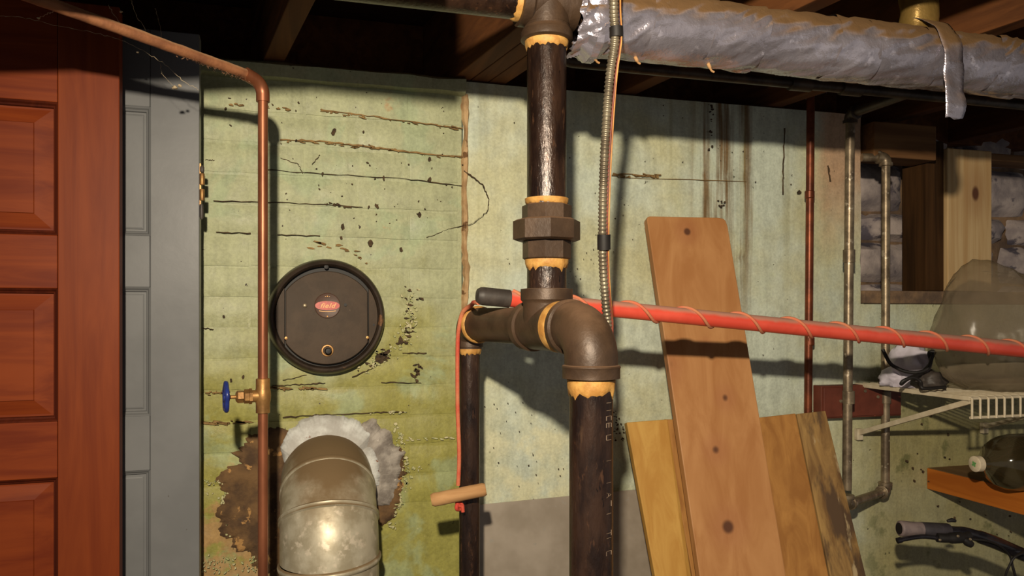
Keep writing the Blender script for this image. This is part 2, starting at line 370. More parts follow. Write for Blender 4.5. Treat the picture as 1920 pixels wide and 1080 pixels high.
# chimney breast: mortar core with every brick on it
wl = struct(MB().box((-2.2, 0.0018, 0), (XSEAM - 0.004, 0.20, ZT - 0.02)).build('wall_left', M['brick']), 'green painted brick chimney breast')
CS = 0.0645; Z0 = 1.5 + 0.358            # course spacing, one known bed joint
random.seed(3)
def brick_mesh(w, h, seed):
    rr = random.Random(seed); nx, nz = 5, 3
    vs_, fs_ = [], []
    for j in range(nz + 1):
        for i in range(nx + 1):
            x = w * i / nx; z = h * j / nz
            e = (i in (0, nx)) or (j in (0, nz))
            x += rr.uniform(-.0012, .0012); z += rr.uniform(-.0012, .0012)
            vs_.append((x, (0.0004 if e else -0.0040) + rr.uniform(-.0007, .0007), z))
    for j in range(nz):
        for i in range(nx): fs_.append((j * (nx + 1) + i, j * (nx + 1) + i + 1, (j + 1) * (nx + 1) + i + 1, (j + 1) * (nx + 1) + i))
    ring = [i for i in range(nx + 1)] + [j * (nx + 1) + nx for j in range(1, nz + 1)] + [nz * (nx + 1) + i for i in range(nx - 1, -1, -1)] + [j * (nx + 1) for j in range(nz - 1, 0, -1)]
    o = len(vs_)
    for k in ring: vs_.append((vs_[k][0] * 1.0, 0.014, vs_[k][2]))
    n = len(ring)
    for k in range(n): fs_.append((ring[k], o + k, o + (k + 1) % n, ring[(k + 1) % n]))
    me = bpy.data.meshes.new('brick'); me.from_pydata(vs_, [], fs_)
    bm = bmesh.new(); bm.from_mesh(me); bmesh.ops.recalc_face_normals(bm, faces=bm.faces); bm.to_mesh(me); bm.free()
    for p in me.polygons: p.use_smooth = True
    me.set_sharp_from_angle(angle=R(50)); me.materials.append(M['brick']); return me
BL = 0.222
full = [brick_mesh(BL - 0.005, CS - 0.0052, s) for s in range(8)]
cut = {}
XL = PY(330, 590, 0).x
for k in range(-12, 3):
    zb = Z0 + k * CS
    if zb + CS > ZT: continue
    x = XSEAM - 0.012 - (BL / 2 if k % 2 else 0.0)
    edges = [XSEAM - 0.012]
    while x > XL - BL:
        if x < edges[-1] - 0.01: edges.append(x)
        x -= BL
    for i in range(len(edges) - 1):
        w = edges[i] - edges[i + 1]
        if w > BL - 0.01: me = random.choice(full)
        else:
            key = round(w, 3)
            if key not in cut: cut[key] = brick_mesh(w - 0.005, CS - 0.0052, 50 + len(cut))
            me = cut[key]
        o = bpy.data.objects.new('brick', me); col.objects.link(o); o.parent = wl
        o.location = Vector((edges[i + 1] + 0.0025, rnd(-0.0016, 0.0006), zb + 0.0026)) - Vector(wl['_o'])
        o.rotation_euler = (R(rnd(-1.8, .6)), R(rnd(-.35, .35)), R(rnd(-.2, .2)))
# ledge on top of the chimney
led = MB()
n = 40; vs_ = []
for i in range(n + 1):
    x = lerp(-2.2, XSEAM + 0.002, i / n)
    for (y, z) in ((-0.016, ZT - 0.028), (-0.020, ZT - 0.004), (-0.010, ZT + 0.003), (0.19, ZT + 0.003), (0.19, ZT - 0.02), (-0.004, ZT - 0.034)):
        vs_.append((x, y + rnd(-.003, .003), z + rnd(-.002, .002)))
fs_ = [(i * 6 + k, i * 6 + (k + 1) % 6, (i + 1) * 6 + (k + 1) % 6, (i + 1) * 6 + k) for i in range(n) for k in range(6)] + [tuple(range(6)), tuple(n * 6 + k for k in range(5, -1, -1))]
led.add(vs_, fs_).build('ledge', M['brick'], wl, smooth=50)

# concrete wall with the framed opening: three board-marked slabs
def slab(mb, x0, x1, z0, z1, y=0.004, t=0.2, marks=()):
    nx = max(2, int((x1 - x0) / 0.03)); nz = max(2, int((z1 - z0) / 0.02))
    vs_, fs_ = [], []
    for j in range(nz + 1):
        for i in range(nx + 1):
            xx = lerp(x0, x1, i / nx); zz = lerp(z0, z1, j / nz)
            d = noise.noise((xx * 5, 3.1, zz * 5)) * 0.003 + noise.noise((xx * 17, 1.0, zz * 17)) * 0.0013
            for mz in marks: d += 0.003 * math.exp(-((zz - mz + 0.004 * noise.noise((xx * 4, 0, mz))) / 0.006) ** 2)
            vs_.append((xx, y + d, zz))
    for j in range(nz):
        for i in range(nx): fs_.append((j * (nx + 1) + i, j * (nx + 1) + i + 1, (j + 1) * (nx + 1) + i + 1, (j + 1) * (nx + 1) + i))
    ring = [i for i in range(nx + 1)] + [j * (nx + 1) + nx for j in range(1, nz + 1)] + [nz * (nx + 1) + i for i in range(nx - 1, -1, -1)] + [j * (nx + 1) for j in range(nz - 1, 0, -1)]
    o = len(vs_)
    for k in ring: vs_.append((vs_[k][0], y + t, vs_[k][2]))
    m = len(ring)
    for k in range(m): fs_.append((ring[k], o + k, o + (k + 1) % m, ring[(k + 1) % m]))
    fs_.append(tuple(o + k for k in range(m)))
    mb.add(vs_, fs_)
wmarks = (PY(1250, 327, 0).z, PY(1550, 484, 0).z, PY(1520, 755, 0).z, 1.22, 1.0)
mb = MB()
slab(mb, XSEAM, XEND, 0.0, ZT, marks=wmarks)
slab(mb, XEND, 3.4, 0.0, SILL - 0.035, y=0.006, marks=wmarks)
wb = struct(mb.build('wall_back', M['concrete'], smooth=40), 'pale green painted concrete wall')
# crumbling mortar in the seam between chimney and wall
mb = MB(); n = 90; vs_ = []
for i in range(n + 1):
    z = lerp(0.75, ZT - 0.03, i / n)
    w0 = 0.008 + 0.008 * noise.noise((z * 16, 0, 0)) + 0.003 * noise.noise((z * 70, 4, 0)); w1 = 0.008 + 0.008 * noise.noise((z * 16, 9, 0)) + 0.003 * noise.noise((z * 70, 8, 0)); cx = XSEAM + 0.004 + 0.004 * noise.noise((z * 6, 3, 3))
    for (dx, y) in ((-w0, 0.004), (-w0 * .5, -0.006 + 0.004 * noise.noise((z * 40, 0, 1))), (w1 * .5, -0.005 + 0.004 * noise.noise((z * 40, 5, 1))), (w1, 0.006)): vs_.append((cx + dx, y, z))
fs_ = [(i * 4 + k, i * 4 + k + 1, (i + 1) * 4 + k + 1, (i + 1) * 4 + k) for i in range(n) for k in range(3)]
mb.add(vs_, fs_).build('seam_mortar', M['joint'], wl, smooth=60)

# marks in the paint: chips and cracks lying on the masonry
def ribbon(mb, pts, w, y=-0.0072, jit=0.0013, n=9):
    ps = []
    for i in range(len(pts) - 1):
        for k in range(n):
            t = k / n; p = (lerp(pts[i][0], pts[i + 1][0], t), lerp(pts[i][1], pts[i + 1][1], t)); ps.append(PY(p[0], p[1], y) + Vector((rnd(-jit, jit), 0, rnd(-jit, jit)) if i + k else (0, 0, 0)))
    ps.append(PY(pts[-1][0], pts[-1][1], y))
    vs_, fs_ = [], []
    for i, p in enumerate(ps):
        t = (ps[min(i + 1, len(ps) - 1)] - ps[max(i - 1, 0)]).normalized(); s_ = Vector((-t.z, 0, t.x)); ww = w * rnd(0.25, 1.2)
        vs_ += [p + s_ * ww / 2, p - s_ * ww / 2, p - s_ * ww / 2 + Vector((0, .004, 0)), p + s_ * ww / 2 + Vector((0, .004, 0))]
    for i in range(len(ps) - 1):
        for k in range(4): fs_.append((i * 4 + k, i * 4 + (k + 1) % 4, (i + 1) * 4 + (k + 1) % 4, (i + 1) * 4 + k))
    mb.add(vs_, fs_)
def flake(mb, p, r, y=-0.0075, asp=1.0, ang=None):
    q = PY(p[0], p[1], y); n = random.randint(6, 9); a0 = rnd(0, 6.28) if ang is None else ang
    loop = []
    for k in range(n):
        a = 2 * math.pi * k / n; rr = r * rnd(0.45, 1.25)
        x, z = math.cos(a) * rr * asp, math.sin(a) * rr
        loop.append(Vector((x * math.cos(a0) - z * math.sin(a0), 0, x * math.sin(a0) + z * math.cos(a0))))
    vs_ = [q + l for l in loop] + [q + l * 1.1 + Vector((0, .004, 0)) for l in loop]
    mb.add(vs_, [tuple(range(n))] + [(k, (k + 1) % n, n + (k + 1) % n, n + k) for k in range(n)])
def scatter(mb, poly, n, spread, r0, r1, asp=1.0, ang=None):
    L = [math.dist(poly[i], poly[i + 1]) for i in range(len(poly) - 1)]; tot = sum(L)
    for _ in range(n):
        t = rnd(0, tot); i = 0
        while i < len(L) - 1 and t > L[i]: t -= L[i]; i += 1
        u = t / L[i]; p = (lerp(poly[i][0], poly[i + 1][0], u) + random.gauss(0, spread), lerp(poly[i][1], poly[i + 1][1], u) + random.gauss(0, spread))
        flake(mb, p, rnd(r0, r1), asp=rnd(1, asp), ang=(rnd(-.25, .05) if asp >= 3 else None))
random.seed(11)
dk, pl, stn = MB(), MB(), MB()
for line, w in ((((602, 206), (700, 218), (800, 232), (868, 240)), .004), (((525, 262), (600, 264), (680, 274), (780, 286), (866, 294)), .0045),
                (((500, 318), (600, 325), (760, 335), (866, 348)), .002), (((400, 376), (560, 381), (680, 388)), .002), (((520, 440), (600, 442)), .002), (((405, 435), (470, 437)), .003),
                (((530, 713), (575, 703)), .002), (((510, 724), (560, 721), (610, 718)), .0025), (((660, 707), (700, 690), (715, 680)), .002), (((755, 662), (800, 662)), .003), (((715, 717), (790, 718)), .003),
                (((530, 783), (600, 778), (700, 774), (760, 772)), .0028), (((870, 320), (905, 345), (917, 372)), .003), (((917, 372), (915, 395), (885, 420), (840, 430), (800, 445)), .0014),
                (((526, 296), (560, 308), (567, 325)), .002), (((585, 308), (600, 290)), .002), (((385, 300), (402, 300)), .002), (((380, 615), (400, 617)), .002)):
    ribbon(stn if line[0][1] < 330 and w > .0035 else dk, line, w * .75)
scatter(stn, ((525, 262), (700, 276), (866, 296)), 40, 1.5, .0008, .0018, 7)
scatter(stn, ((600, 207), (868, 242)), 30, 1.5, .0008, .0018, 7)
scatter(stn, ((570, 455), (640, 462), (690, 490)), 14, 6, .001, .003, 5)
scatter(stn, ((420, 195), (550, 205)), 10, 2, .001, .003, 4)
scatter(dk, ((610, 382), (640, 385), (660, 388)), 12, 2, .001, .0028, 3)
scatter(dk, ((400, 200), (600, 250), (850, 330)), 30, 32, .0008, .0022, 1.8)
scatter(dk, ((500, 340), (850, 400)), 22, 30, .0008, .0022, 1.8)
for p, r in (((626, 246), .006), ((806, 336), .005), ((643, 425), .005), ((695, 456), .005), ((752, 467), .005), ((786, 402), .005), ((805, 298), .0045), ((707, 386), .004), ((605, 326), .003), ((640, 445), .003), ((488, 404), .003), ((420, 594), .003), ((456, 706), .0035), ((433, 713), .003)):
    flake(dk, p, r, asp=1.4, ang=rnd(1.2, 1.9))
chipline = ((768, 545), (772, 580), (765, 610), (758, 640), (735, 655), (705, 680), (685, 692))
scatter(dk, chipline, 44, 7, .0008, .0028, 3.0); scatter(pl, chipline, 90, 8, .0008, .0032, 2.4)
for p, r in (((719, 668), .011), ((712, 676), .009), ((724, 662), .007), ((752, 638), .006)): flake(dk, p, r, asp=1.3)
scatter(dk, ((785, 680), (782, 712)), 14, 4, .002, .004, 2)
scatter(stn, ((500, 728), (612, 728)), 16, 1.2, .0012, .0024, 9)
scatter(pl, ((695, 776), (770, 772)), 12, 1.5, .001, .0024, 3); scatter(pl, ((740, 824), (848, 822)), 18, 1.5, .001, .0024, 4); scatter(pl, ((735, 880), (790, 878)), 14, 2, .001, .003, 2)
scatter(pl, ((385, 905), (445, 900)), 40, 3, .0006, .0018, 2.4); scatter(pl, ((390, 925), (430, 940), (436, 1000)), 40, 7, .0006, .0024, 2.4); scatter(pl, ((385, 1060), (500, 1060)), 70, 8, .0008, .0024, 2)
scatter(stn, ((385, 795), (470, 790)), 22, 2, .001, .0024, 8); scatter(stn, ((385, 737), (430, 735)), 10, 1.5, .0008, .002, 6)
scatter(pl, ((740, 800), (755, 830), (765, 880), (755, 930), (735, 990)), 70, 4, .0008, .0032, 2)
for mb_, nm, mt in ((dk, 'paint_chip_dark', 'chip'), (pl, 'paint_chip_pale', 'chip_pale'), (stn, 'paint_stain', 'stain')):
    o = mb_.build(nm, M[mt], wl); o['kind'] = 'stuff'
dk2, st2 = MB(), MB()
scatter(dk2, ((1335, 195), (1335, 275)), 16, 3, .001, .003, 1.6); scatter(dk2, ((1355, 370), (1356, 390)), 9, 4, .001, .0022, 1.8)
scatter(dk2, ((1152, 780), (1162, 830)), 40, 9, .0006, .002, 1.6); scatter(dk2, ((1000, 480), (1080, 540), (1150, 420)), 34, 26, .0005, .0012, 1.3)
scatter(dk2, ((930, 760), (1040, 900)), 26, 28, .0005, .0012, 1.3); scatter(dk2, ((920, 240), (1500, 300)), 26, 36, .0005, .0012, 1.4)
flake(dk2, (1500, 360), .006); ribbon(dk2, ((1472, 240), (1470, 300), (1469, 365)), .002, y=-0.002); ribbon(dk2, ((1553, 310), (1558, 340)), .003, y=-0.002)
scatter(dk2, ((1700, 820), (1900, 1000)), 40, 40, .001, .003, 1.3)
ribbon(st2, ((1150, 325), (1230, 331)), .006, y=-0.002, jit=.002); ribbon(st2, ((1160, 333), (1400, 340)), .0015, y=-0.002, jit=.001)
scatter(st2, ((1150, 328), (1235, 331)), 14, 2, .001, .003, 6)
for mb_, nm, mt in ((dk2, 'paint_chip_dark', 'chip'), (st2, 'paint_stain', 'stain')):
    o = mb_.build(nm, M[mt], wb); o['kind'] = 'stuff'

# framed opening: rough stones behind, pale post, old header and sill
rc = struct(MB().box((XEND - 0.1, 0.26, 0.9), (3.4, 0.34, ZT + 0.25)).build('wall_recess', M['stone_mortar']), 'rough stone behind the framed opening')
random.seed(21)
for row, (z0, h) in enumerate(((SILL - .08, .11), (SILL + .035, .12), (SILL + .16, .085), (SILL + .25, .15), (SILL + .405, .12), (SILL + .53, .14))):
    x = XEND - 0.06 - rnd(0, .12)
    while x < 2.9:
        w = rnd(.16, .30); mb = MB(); vs_, fs_ = [], []; nu, nv = 9, 5
        for j in range(nv + 1):
            for i in range(nu + 1):
                u, v_ = i / nu * 2 - 1, j / nv * 2 - 1
                e = max(abs(u), abs(v_)); k = (1 - e ** 5)
                vs_.append((x + w / 2 + u * w / 2 * (1 - 0.06 * v_ * v_), 0.26 - 0.045 * k - 0.012 * noise.noise((x * 3 + u * 2, row, v_ * 2)), z0 + h / 2 + v_ * h / 2 * (1 - 0.08 * u * u)))
        for j in range(nv):
            for i in range(nu): fs_.append((j * (nu + 1) + i, j * (nu + 1) + i + 1, (j + 1) * (nu + 1) + i + 1, (j + 1) * (nu + 1) + i))
        mb.add(vs_, fs_).build('stone', M['stone'], rc, smooth=60); x += w + rnd(.012, .025)
xp0, xp1 = PY(1777, 400, 0.0).x, PY(1860, 400, 0.0).x
struct(MB().box((xp0, 0.0, SILL + 0.001), (xp1, 0.09, ZT - 0.07)).build('trim_1', M['lumber'], bevel=0.003), 'pale upright post with a dark knot')
struct(MB().box((PY(1737, 400, 0.012).x, 0.012, SILL + 0.001), (xp0 - 0.0005, 0.10, ZT - 0.05)).build('trim_2', M['post_shade'], bevel=0.003), 'added dark strip in place of shade on the left side of the pale post')  # added strip hides the post's left face, its shade painted as dark wood
xh0 = PY(1634, 270, -0.02).x
struct(MB().box((xh0, -0.03, PY(1700, 297, -0.03).z), (PY(1756, 270, -0.03).x, 0.06, ZT - 0.022)).build('trim_3', M['lumber_dark'], bevel=0.003), 'old header board over the opening')
struct(MB().box((xp1 + 0.004, 0.02, PY(1890, 303, 0.02).z), (3.3, 0.10, ZT - 0.07)).build('trim_4', M['lumber_dark'], bevel=0.003), 'old header board right of the pale post')
struct(MB().box((XEND + 0.002, -0.006, SILL - 0.034), (3.3, 0.255, SILL)).build('trim_5', M['stone_mortar'], bevel=0.003), 'dusty sill of the framed opening')

# ceiling: plank subfloor on joists that run a little askew to the wall
ce = struct(MB().box((-2.6, -3.4, ZT + 0.215), (3.6, 0.5, ZT + 0.24)).build('ceiling', M['subfloor']), 'dark plank subfloor above the joists')
for i in range(26):
    y1 = 0.32 - i * 0.14
    MB().box((-2.5, y1 - 0.137, ZT + 0.196), (3.5, y1, ZT + 0.216)).build('plank', M['subfloor'], ce, bevel=0.002)
JD = Vector((0.1676, -1.088, 0)).normalized(); JN = Vector((JD.y, -JD.x, 0)) * -1
if JN.x < 0: JN = -JN
def joist(x0, w):
    a = Vector((x0, 0.0, 0)); s0 = a - JD * 0.24; s1 = a + JD * 3.2; n_ = JN * w
    z0, z1 = Vector((0, 0, ZT + 0.004)), Vector((0, 0, ZT + 0.195))
    MB().hexa([s0 + z0, s0 + n_ + z0, s0 + n_ + z1, s0 + z1, s1 + z0, s1 + n_ + z0, s1 + n_ + z1, s1 + z1]).build('joist', M['joist'], ce, bevel=0.002)
JX = 0.351
for k in range(3): joist(JX + k * 0.0425, 0.040)
for k in (-5, -4, -3, -2, -1, 1, 2, 3, 4, 5): joist(JX + 0.4064 * k, 0.041)
MB().box((-2.5, 0.215, ZT + 0.002), (3.5, 0.255, ZT + 0.194)).build('rim_board', M['joist'], ce)

hb_ = [P(px, CY, 0.90) + UP * z for px, z in ((-260, .380), (345, .424), (520, .433), (815, .426))]  # added board out of view, blocks the lamp above the doors and ceiling
hn = FWD * 0.022; vs_ = []
for p in hb_: tp_ = Vector((p.x, p.y, ZT + 0.194)); vs_ += [p, tp_, tp_ + hn, p + hn]
MB().add(vs_, [(i * 4 + k, i * 4 + (k + 1) % 4, (i + 1) * 4 + (k + 1) % 4, (i + 1) * 4 + k) for i in range(3) for k in range(4)] + [(0, 1, 2, 3), (15, 14, 13, 12)]).build('added_shade_board', M['joist'], ce)

# flue opening: plaster and cement patched around the pipe
FC = PY(612, 0, 0); FZ = 1.5 - 0.346; FR = 0.0945
def patch(name, m, a0, a1, rin, rout, hgt, seed, jag=0.3, yb=-0.003):
    mb = MB(); na, nr = 200, 9; vs_, fs_ = [], []
    for i in range(na + 1):
        t = i / na; a = R(lerp(a0, a1, t)); endf = min(1, min(t, 1 - t) * 9)
        ro = rin + (rout(math.degrees(a)) - rin) * (0.25 + 0.75 * endf) * (1 + jag * .8 * noise.noise((a * 6, seed, 0)) + jag * .35 * noise.noise((a * 22, seed, 2)) + jag * .14 * noise.noise((a * 60, seed, 5)))
        for j in range(nr + 1):
            s_ = j / nr; r = lerp(rin, ro, s_)
            x, z = FC.x + math.cos(a) * r, FZ + math.sin(a) * r
            hh = hgt * (1 - s_ ** 3) * endf ** .5 + 0.004 * noise.noise((x * 40, seed, z * 40)) * (1 - s_)
            vs_.append((x, yb - 0.004 - max(hh, -0.001) if j < nr else 0.004, z))
    for i in range(na):
        for j in range(nr): fs_.append((i * (nr + 1) + j, i * (nr + 1) + j + 1, (i + 1) * (nr + 1) + j + 1, (i + 1) * (nr + 1) + j))
    mb.add(vs_, fs_).build(name, M[m], wl, smooth=60)
patch('mortar_patch', 'bare', 118, 260, 0.09, lambda a: 0.135 + 0.10 * max(0, math.sin(R((a - 118) * 0.9))), 0.002, 4, 0.35)
patch('mortar_patch', 'bare', -75, 30, 0.09, lambda a: 0.172 if a > -45 else 0.14, 0.002, 9, 0.30)
patch('cement_patch', 'cement', -38, 62, 0.09, lambda a: 0.168 - 0.0003 * abs(a - 15), 0.010, 14, 0.22)
patch('plaster_collar', 'plaster', 30, 158, 0.088, lambda a: 0.134 if a < 120 else 0.134 - 0.0006 * (a - 120), 0.020, 23, 0.20)
patch('plaster_collar', 'plaster', -18, 40, 0.088, lambda a: 0.118, 0.018, 31, 0.18)

# ------------------------------------------------------------------ doors
def door(name, edge_px, d, phi, scale, sw, mats, zoff, label):
    mS, mR, mM, mP = mats
    E = P(edge_px, CY, d); E.z = 0
    U = Vector((-math.cos(phi), -math.sin(phi), 0)); Nn = Vector((math.sin(phi), -math.cos(phi), 0))  # left along door, towards the room
    T = 0.036; W = 0.76; SW = sw
    t = thing(name, E + U * W / 2 - Nn * T / 2 + Vector((0, 0, .008)), label, 'door')
    def pt(u, z, n): return E + U * u + Nn * n + Vector((0, 0, z))
    def bar(nm, u0, u1, z0, z1, m): MB().hexa([pt(u0, z0, 0), pt(u1, z0, 0), pt(u1, z1, 0), pt(u0, z1, 0), pt(u0, z0, -T), pt(u1, z0, -T), pt(u1, z1, -T), pt(u0, z1, -T)]).build(nm, m, t, bevel=0.0015)
    top = 2.035
    bar('stile', 0, SW, .008, top, mS); bar('stile', W - SW, W, .008, top, mS)
    pan = [(1.5 + zoff + a * scale, 1.5 + zoff + b * scale) for a, b in ((.140, .374), (-.188, .046), (-.521, -.287), (-.854, -.62), (-1.187, -.953))]
    zs = [top] + [z for p in pan for z in (p[1], p[0])] + [.008]
    for i in range(0, len(zs), 2): bar('rail', SW + .0004, W - SW - .0004, zs[i + 1], zs[i], mR)
    def loop(i, n, z0, z1): return [pt(SW + i, z0 + i, n), pt(W - SW - i, z0 + i, n), pt(W - SW - i, z1 - i, n), pt(SW + i, z1 - i, n)]
    for (z0, z1) in pan:
        mb = MB(); vs_ = []; fs_ = []
        for (i, n_) in ((0, -.001), (.0025, -.003), (.005, -.0075), (.0075, -.009), (.009, -.0145)): vs_ += loop(i, n_, z0, z1)
        for k in range(4): fs_ += [(k * 4 + q, k * 4 + (q + 1) % 4, k * 4 + 4 + (q + 1) % 4, k * 4 + 4 + q) for q in range(4)]
        mb.add(vs_, fs_).build('moulding', mM, t)
        mb = MB(); vs_ = []; fs_ = []
        prof = ((.008, -.0140), (.012, -.0140), (.036, -.0060), (.037, -.0042)) if name.startswith('red') else ((.008, -.0140), (.012, -.0140), (.014, -.0125), (.016, -.0120))
        for (i, n_) in prof: vs_ += loop(i, n_, z0, z1)
        for k in range(3): fs_ += [(k * 4 + q, k * 4 + (q + 1) % 4, k * 4 + 4 + (q + 1) % 4, k * 4 + 4 + q) for q in range(4)]
        fs_.append((12, 13, 14, 15))
        o0 = len(vs_); vs_ += loop(.008, -.026, z0, z1); fs_ += [(q, (q + 1) % 4, o0 + (q + 1) % 4, o0 + q) for q in range(4)] + [(o0, o0 + 1, o0 + 2, o0 + 3)]
        mb.add(vs_, fs_).build('panel', mP, t)
    return t, pt
door('red_panel_door', 224, 1.345, R(3.0), 0.965, 0.0945, (M['reddoor'], M['reddoor_h'], M['reddark'], M['reddoor_h']), 0.0, 'red-brown stained panel door nearest the camera at the left edge')
gd, gpt = door('grey_panel_door', 374, 1.475, R(1.0), 1.03, 0.0860, (M['greydoor'],) * 4, 0.004, 'grey painted panel door between the red door and the chimney')
hz = P(374, 350, 1.475).z
hg = MB(); hg.hexa([gpt(0.0, hz - .045, -.004), gpt(-.0022, hz - .045, -.004), gpt(-.0022, hz + .045, -.004), gpt(0, hz + .045, -.004), gpt(0.0, hz - .045, -.030), gpt(-.0022, hz - .045, -.030), gpt(-.0022, hz + .045, -.030), gpt(0, hz + .045, -.030)])
hl = hg.build('hinge', M['brass'], gd); hl['label'] = 'brass hinge'
for k in (-1, 1):
    MB().lathe([(.004, -.011), (.0046, -.009), (.0046, .009), (.004, .011)], gpt(-.0045, hz + k * .015, -.003), (0, 0, 1), 14).build('knuckle', M['brass'], hl, smooth=40)
MB().lathe([(.002, -.016), (.0036, -.012), (.0036, .010), (.003, .013)], gpt(-.0035, hz - .046, -.003), (0, 0, 1), 10).build('knuckle', M['rubber'], hl, smooth=40)
MB().lathe([(.003, -.006), (.0040, -.004), (.0040, .004), (.002, .007)], gpt(-.0045, hz + .034, -.003), (0, 0, 1), 10).build('knuckle', M['rubber'], hl, smooth=40)

# ------------------------------------------------------------------ copper pipe with blue-handled valve
CD = 1.32; cr = 0.0083
c0 = P(493, 178, CD); cb = P(495, 1080, CD)
cxy = Vector((c0.x, c0.y, 0))
t = thing('copper_pipe', (c0.x, c0.y, 0.0), 'thin copper pipe rising beside the grey door with a blue-handled valve', 'pipe')
vz = P(494, 742, CD).z
elb_z = c0.z; ovend = P(-70, -52, 0.95)
dirn = (ovend - Vector((c0.x, c0.y, elb_z + 0.02))).normalized()
ZA = Vector((0, 0, 1)); hd = dirn
Re = 0.022
ps = [cxy + ZA * 0.01, cxy + ZA * (vz - 0.026)]
MB().tube(ps, cr, 24).build('lower_pipe', M['copper'], t, smooth=40)
MB().tube([cxy + ZA * (vz + 0.026), cxy + ZA * (elb_z - 0.006)], cr, 24).build('upper_pipe', M['copper'], t, smooth=40)
eb = [cxy + ZA * (elb_z - 0.012)] + arc(cxy + hd * Re + ZA * elb_z, Re, -hd, ZA, 0, R(80), 10) + [cxy + hd * (Re + 0.014) + ZA * (elb_z + Re + 0.003)]
MB().tube(eb, 0.0112, 24).build('elbow', M['copper'], t, smooth=40)
st = eb[-1]
MB().tube([st + (ovend - st) * (i / 50) for i in range(51)], cr, 20, wob=lambda p: 0.0007 * noise.noise(p * 60)).build('overhead_pipe', M['copper_dusty'], t, smooth=60)
lb = MB(); random.seed(5)
for i in range(150):
    u = random.random() ** 2 * 0.30; p = st + (ovend - st) * u + Vector((rnd(-.006, .006), rnd(-.006, .006), -cr * rnd(.8, 1.25)))
    a = Vector((rnd(-1, 1), rnd(-1, 1), rnd(-1, .3))).normalized() * rnd(.002, .007); b = Vector((rnd(-1, 1), rnd(-1, 1), rnd(-1, 1))).normalized() * .0012
    lb.add([p, p + a, p + a * .6 + b, p + b], [(0, 1, 2), (0, 2, 3), (0, 3, 1), (1, 3, 2)])
o = lb.build('lint', M['lint'], t); o['kind'] = 'stuff'
vo = cxy + ZA * vz
vb = MB().lathe([(cr, -.030), (.0117, -.029), (.0117, -.014), (.0128, -.008), (.0135, 0), (.0128, .008), (.0117, .013), (.0117, .029), (cr, .030)], vo, (0, 0, 1), 24).build('valve_body', M['brass'], t, smooth=35)
VA = Vector((-0.985, -0.17, 0.0)).normalized()
MB().lathe([(.011, 0), (.0105, .012), (.0105, .018)], vo, VA, 20).build('branch', M['brass'], vb, smooth=40)
MB().lathe([(.0135, .018), (.0135, .0225), (.0120, .023), (.0120, .030), (.0112, .031)], vo, VA, 6).build('bonnet', M['brass'], vb)
MB().lathe([(.0075, .031), (.0108, .032), (.0108, .041), (.0075, .044)], vo, VA, 6, phase=.3).build('packing_nut', M['brass'], vb)
MB().lathe([(.0032, .044), (.0032, .058)], vo, VA, 12).build('stem', M['brass'], vb, smooth=40)
hc = vo + VA * 0.0595
wu = Vector((0, 0, 1)); ww = VA.cross(wu)
ring = [hc + (0.0225 + 0.0016 * math.cos(5 * a)) * (math.cos(a) * wu + math.sin(a) * ww) for a in [2 * math.pi * i / 60 for i in range(61)]]
hw = MB(); hw.tube(ring, 0.0038, 10, caps=False)
for k in range(5):
    a = 2 * math.pi * k / 5 + .3; hw.tube([hc, hc + 0.021 * (math.cos(a) * wu + math.sin(a) * ww)], .003, 8)
hw.lathe([(.006, -.006), (.007, -.003), (.007, .003), (.005, .005)], hc, VA, 16)
o = hw.build('handwheel', M['blue'], t, smooth=50); o['label'] = 'blue enamelled handwheel'

# ------------------------------------------------------------------ draught regulator on the chimney
RC = PY(612, 594, -0.004)
t = thing('draft_regulator', (RC.x, RC.y, RC.z - 0.125), 'round dark steel draft regulator with a red badge on the chimney', 'regulator')
AX = Vector((0.02, -1, 0.03)).normalized()
RU = (Vector((1, 0, 0)) - AX * AX.x).normalized(); RV = RU.cross(AX) * -1
if RV.z < 0: RV = -RV
def rp(u, v_, h): return RC + RU * u + RV * v_ + AX * h
RS = 0.972
def sc(pr): return [(r * RS, h) for r, h in pr]
MB().lathe(sc([(.120, -.002), (.1262, .004), (.1258, .012), (.1225, .030), (.1200, .038), (.1165, .041), (.1125, .039), (.1105, .034), (.1085, .030), (.1085, .014)]), RC, AX, 96, closed=False).build('rim', M['regulator_rim'], t, smooth=40)
MB().lathe(sc([(.109, .010), (.109, .014), (.0001, .0142)]), RC, AX, 72, closed=True).build('backing', M['black'], t, smooth=40)
HW = 0.0865 * RS
def side(sg):
    loop = []
    r = .1075 * RS; a = math.acos((HW + .0024) / r)
    for i in range(21): aa = lerp(-a, a, i / 20); loop.append((sg * r * math.cos(aa), r * math.sin(aa)))
    n = len(loop); vs_ = [rp(u, v_, .030) for u, v_ in loop] + [rp(u, v_, .022) for u, v_ in loop]
    MB().add(vs_, [tuple(range(n)), tuple(range(2 * n - 1, n - 1, -1))] + [(i, (i + 1) % n, n + (i + 1) % n, n + i) for i in range(n)]).build('side_plate', M['regulator'], t)
side(1); side(-1)
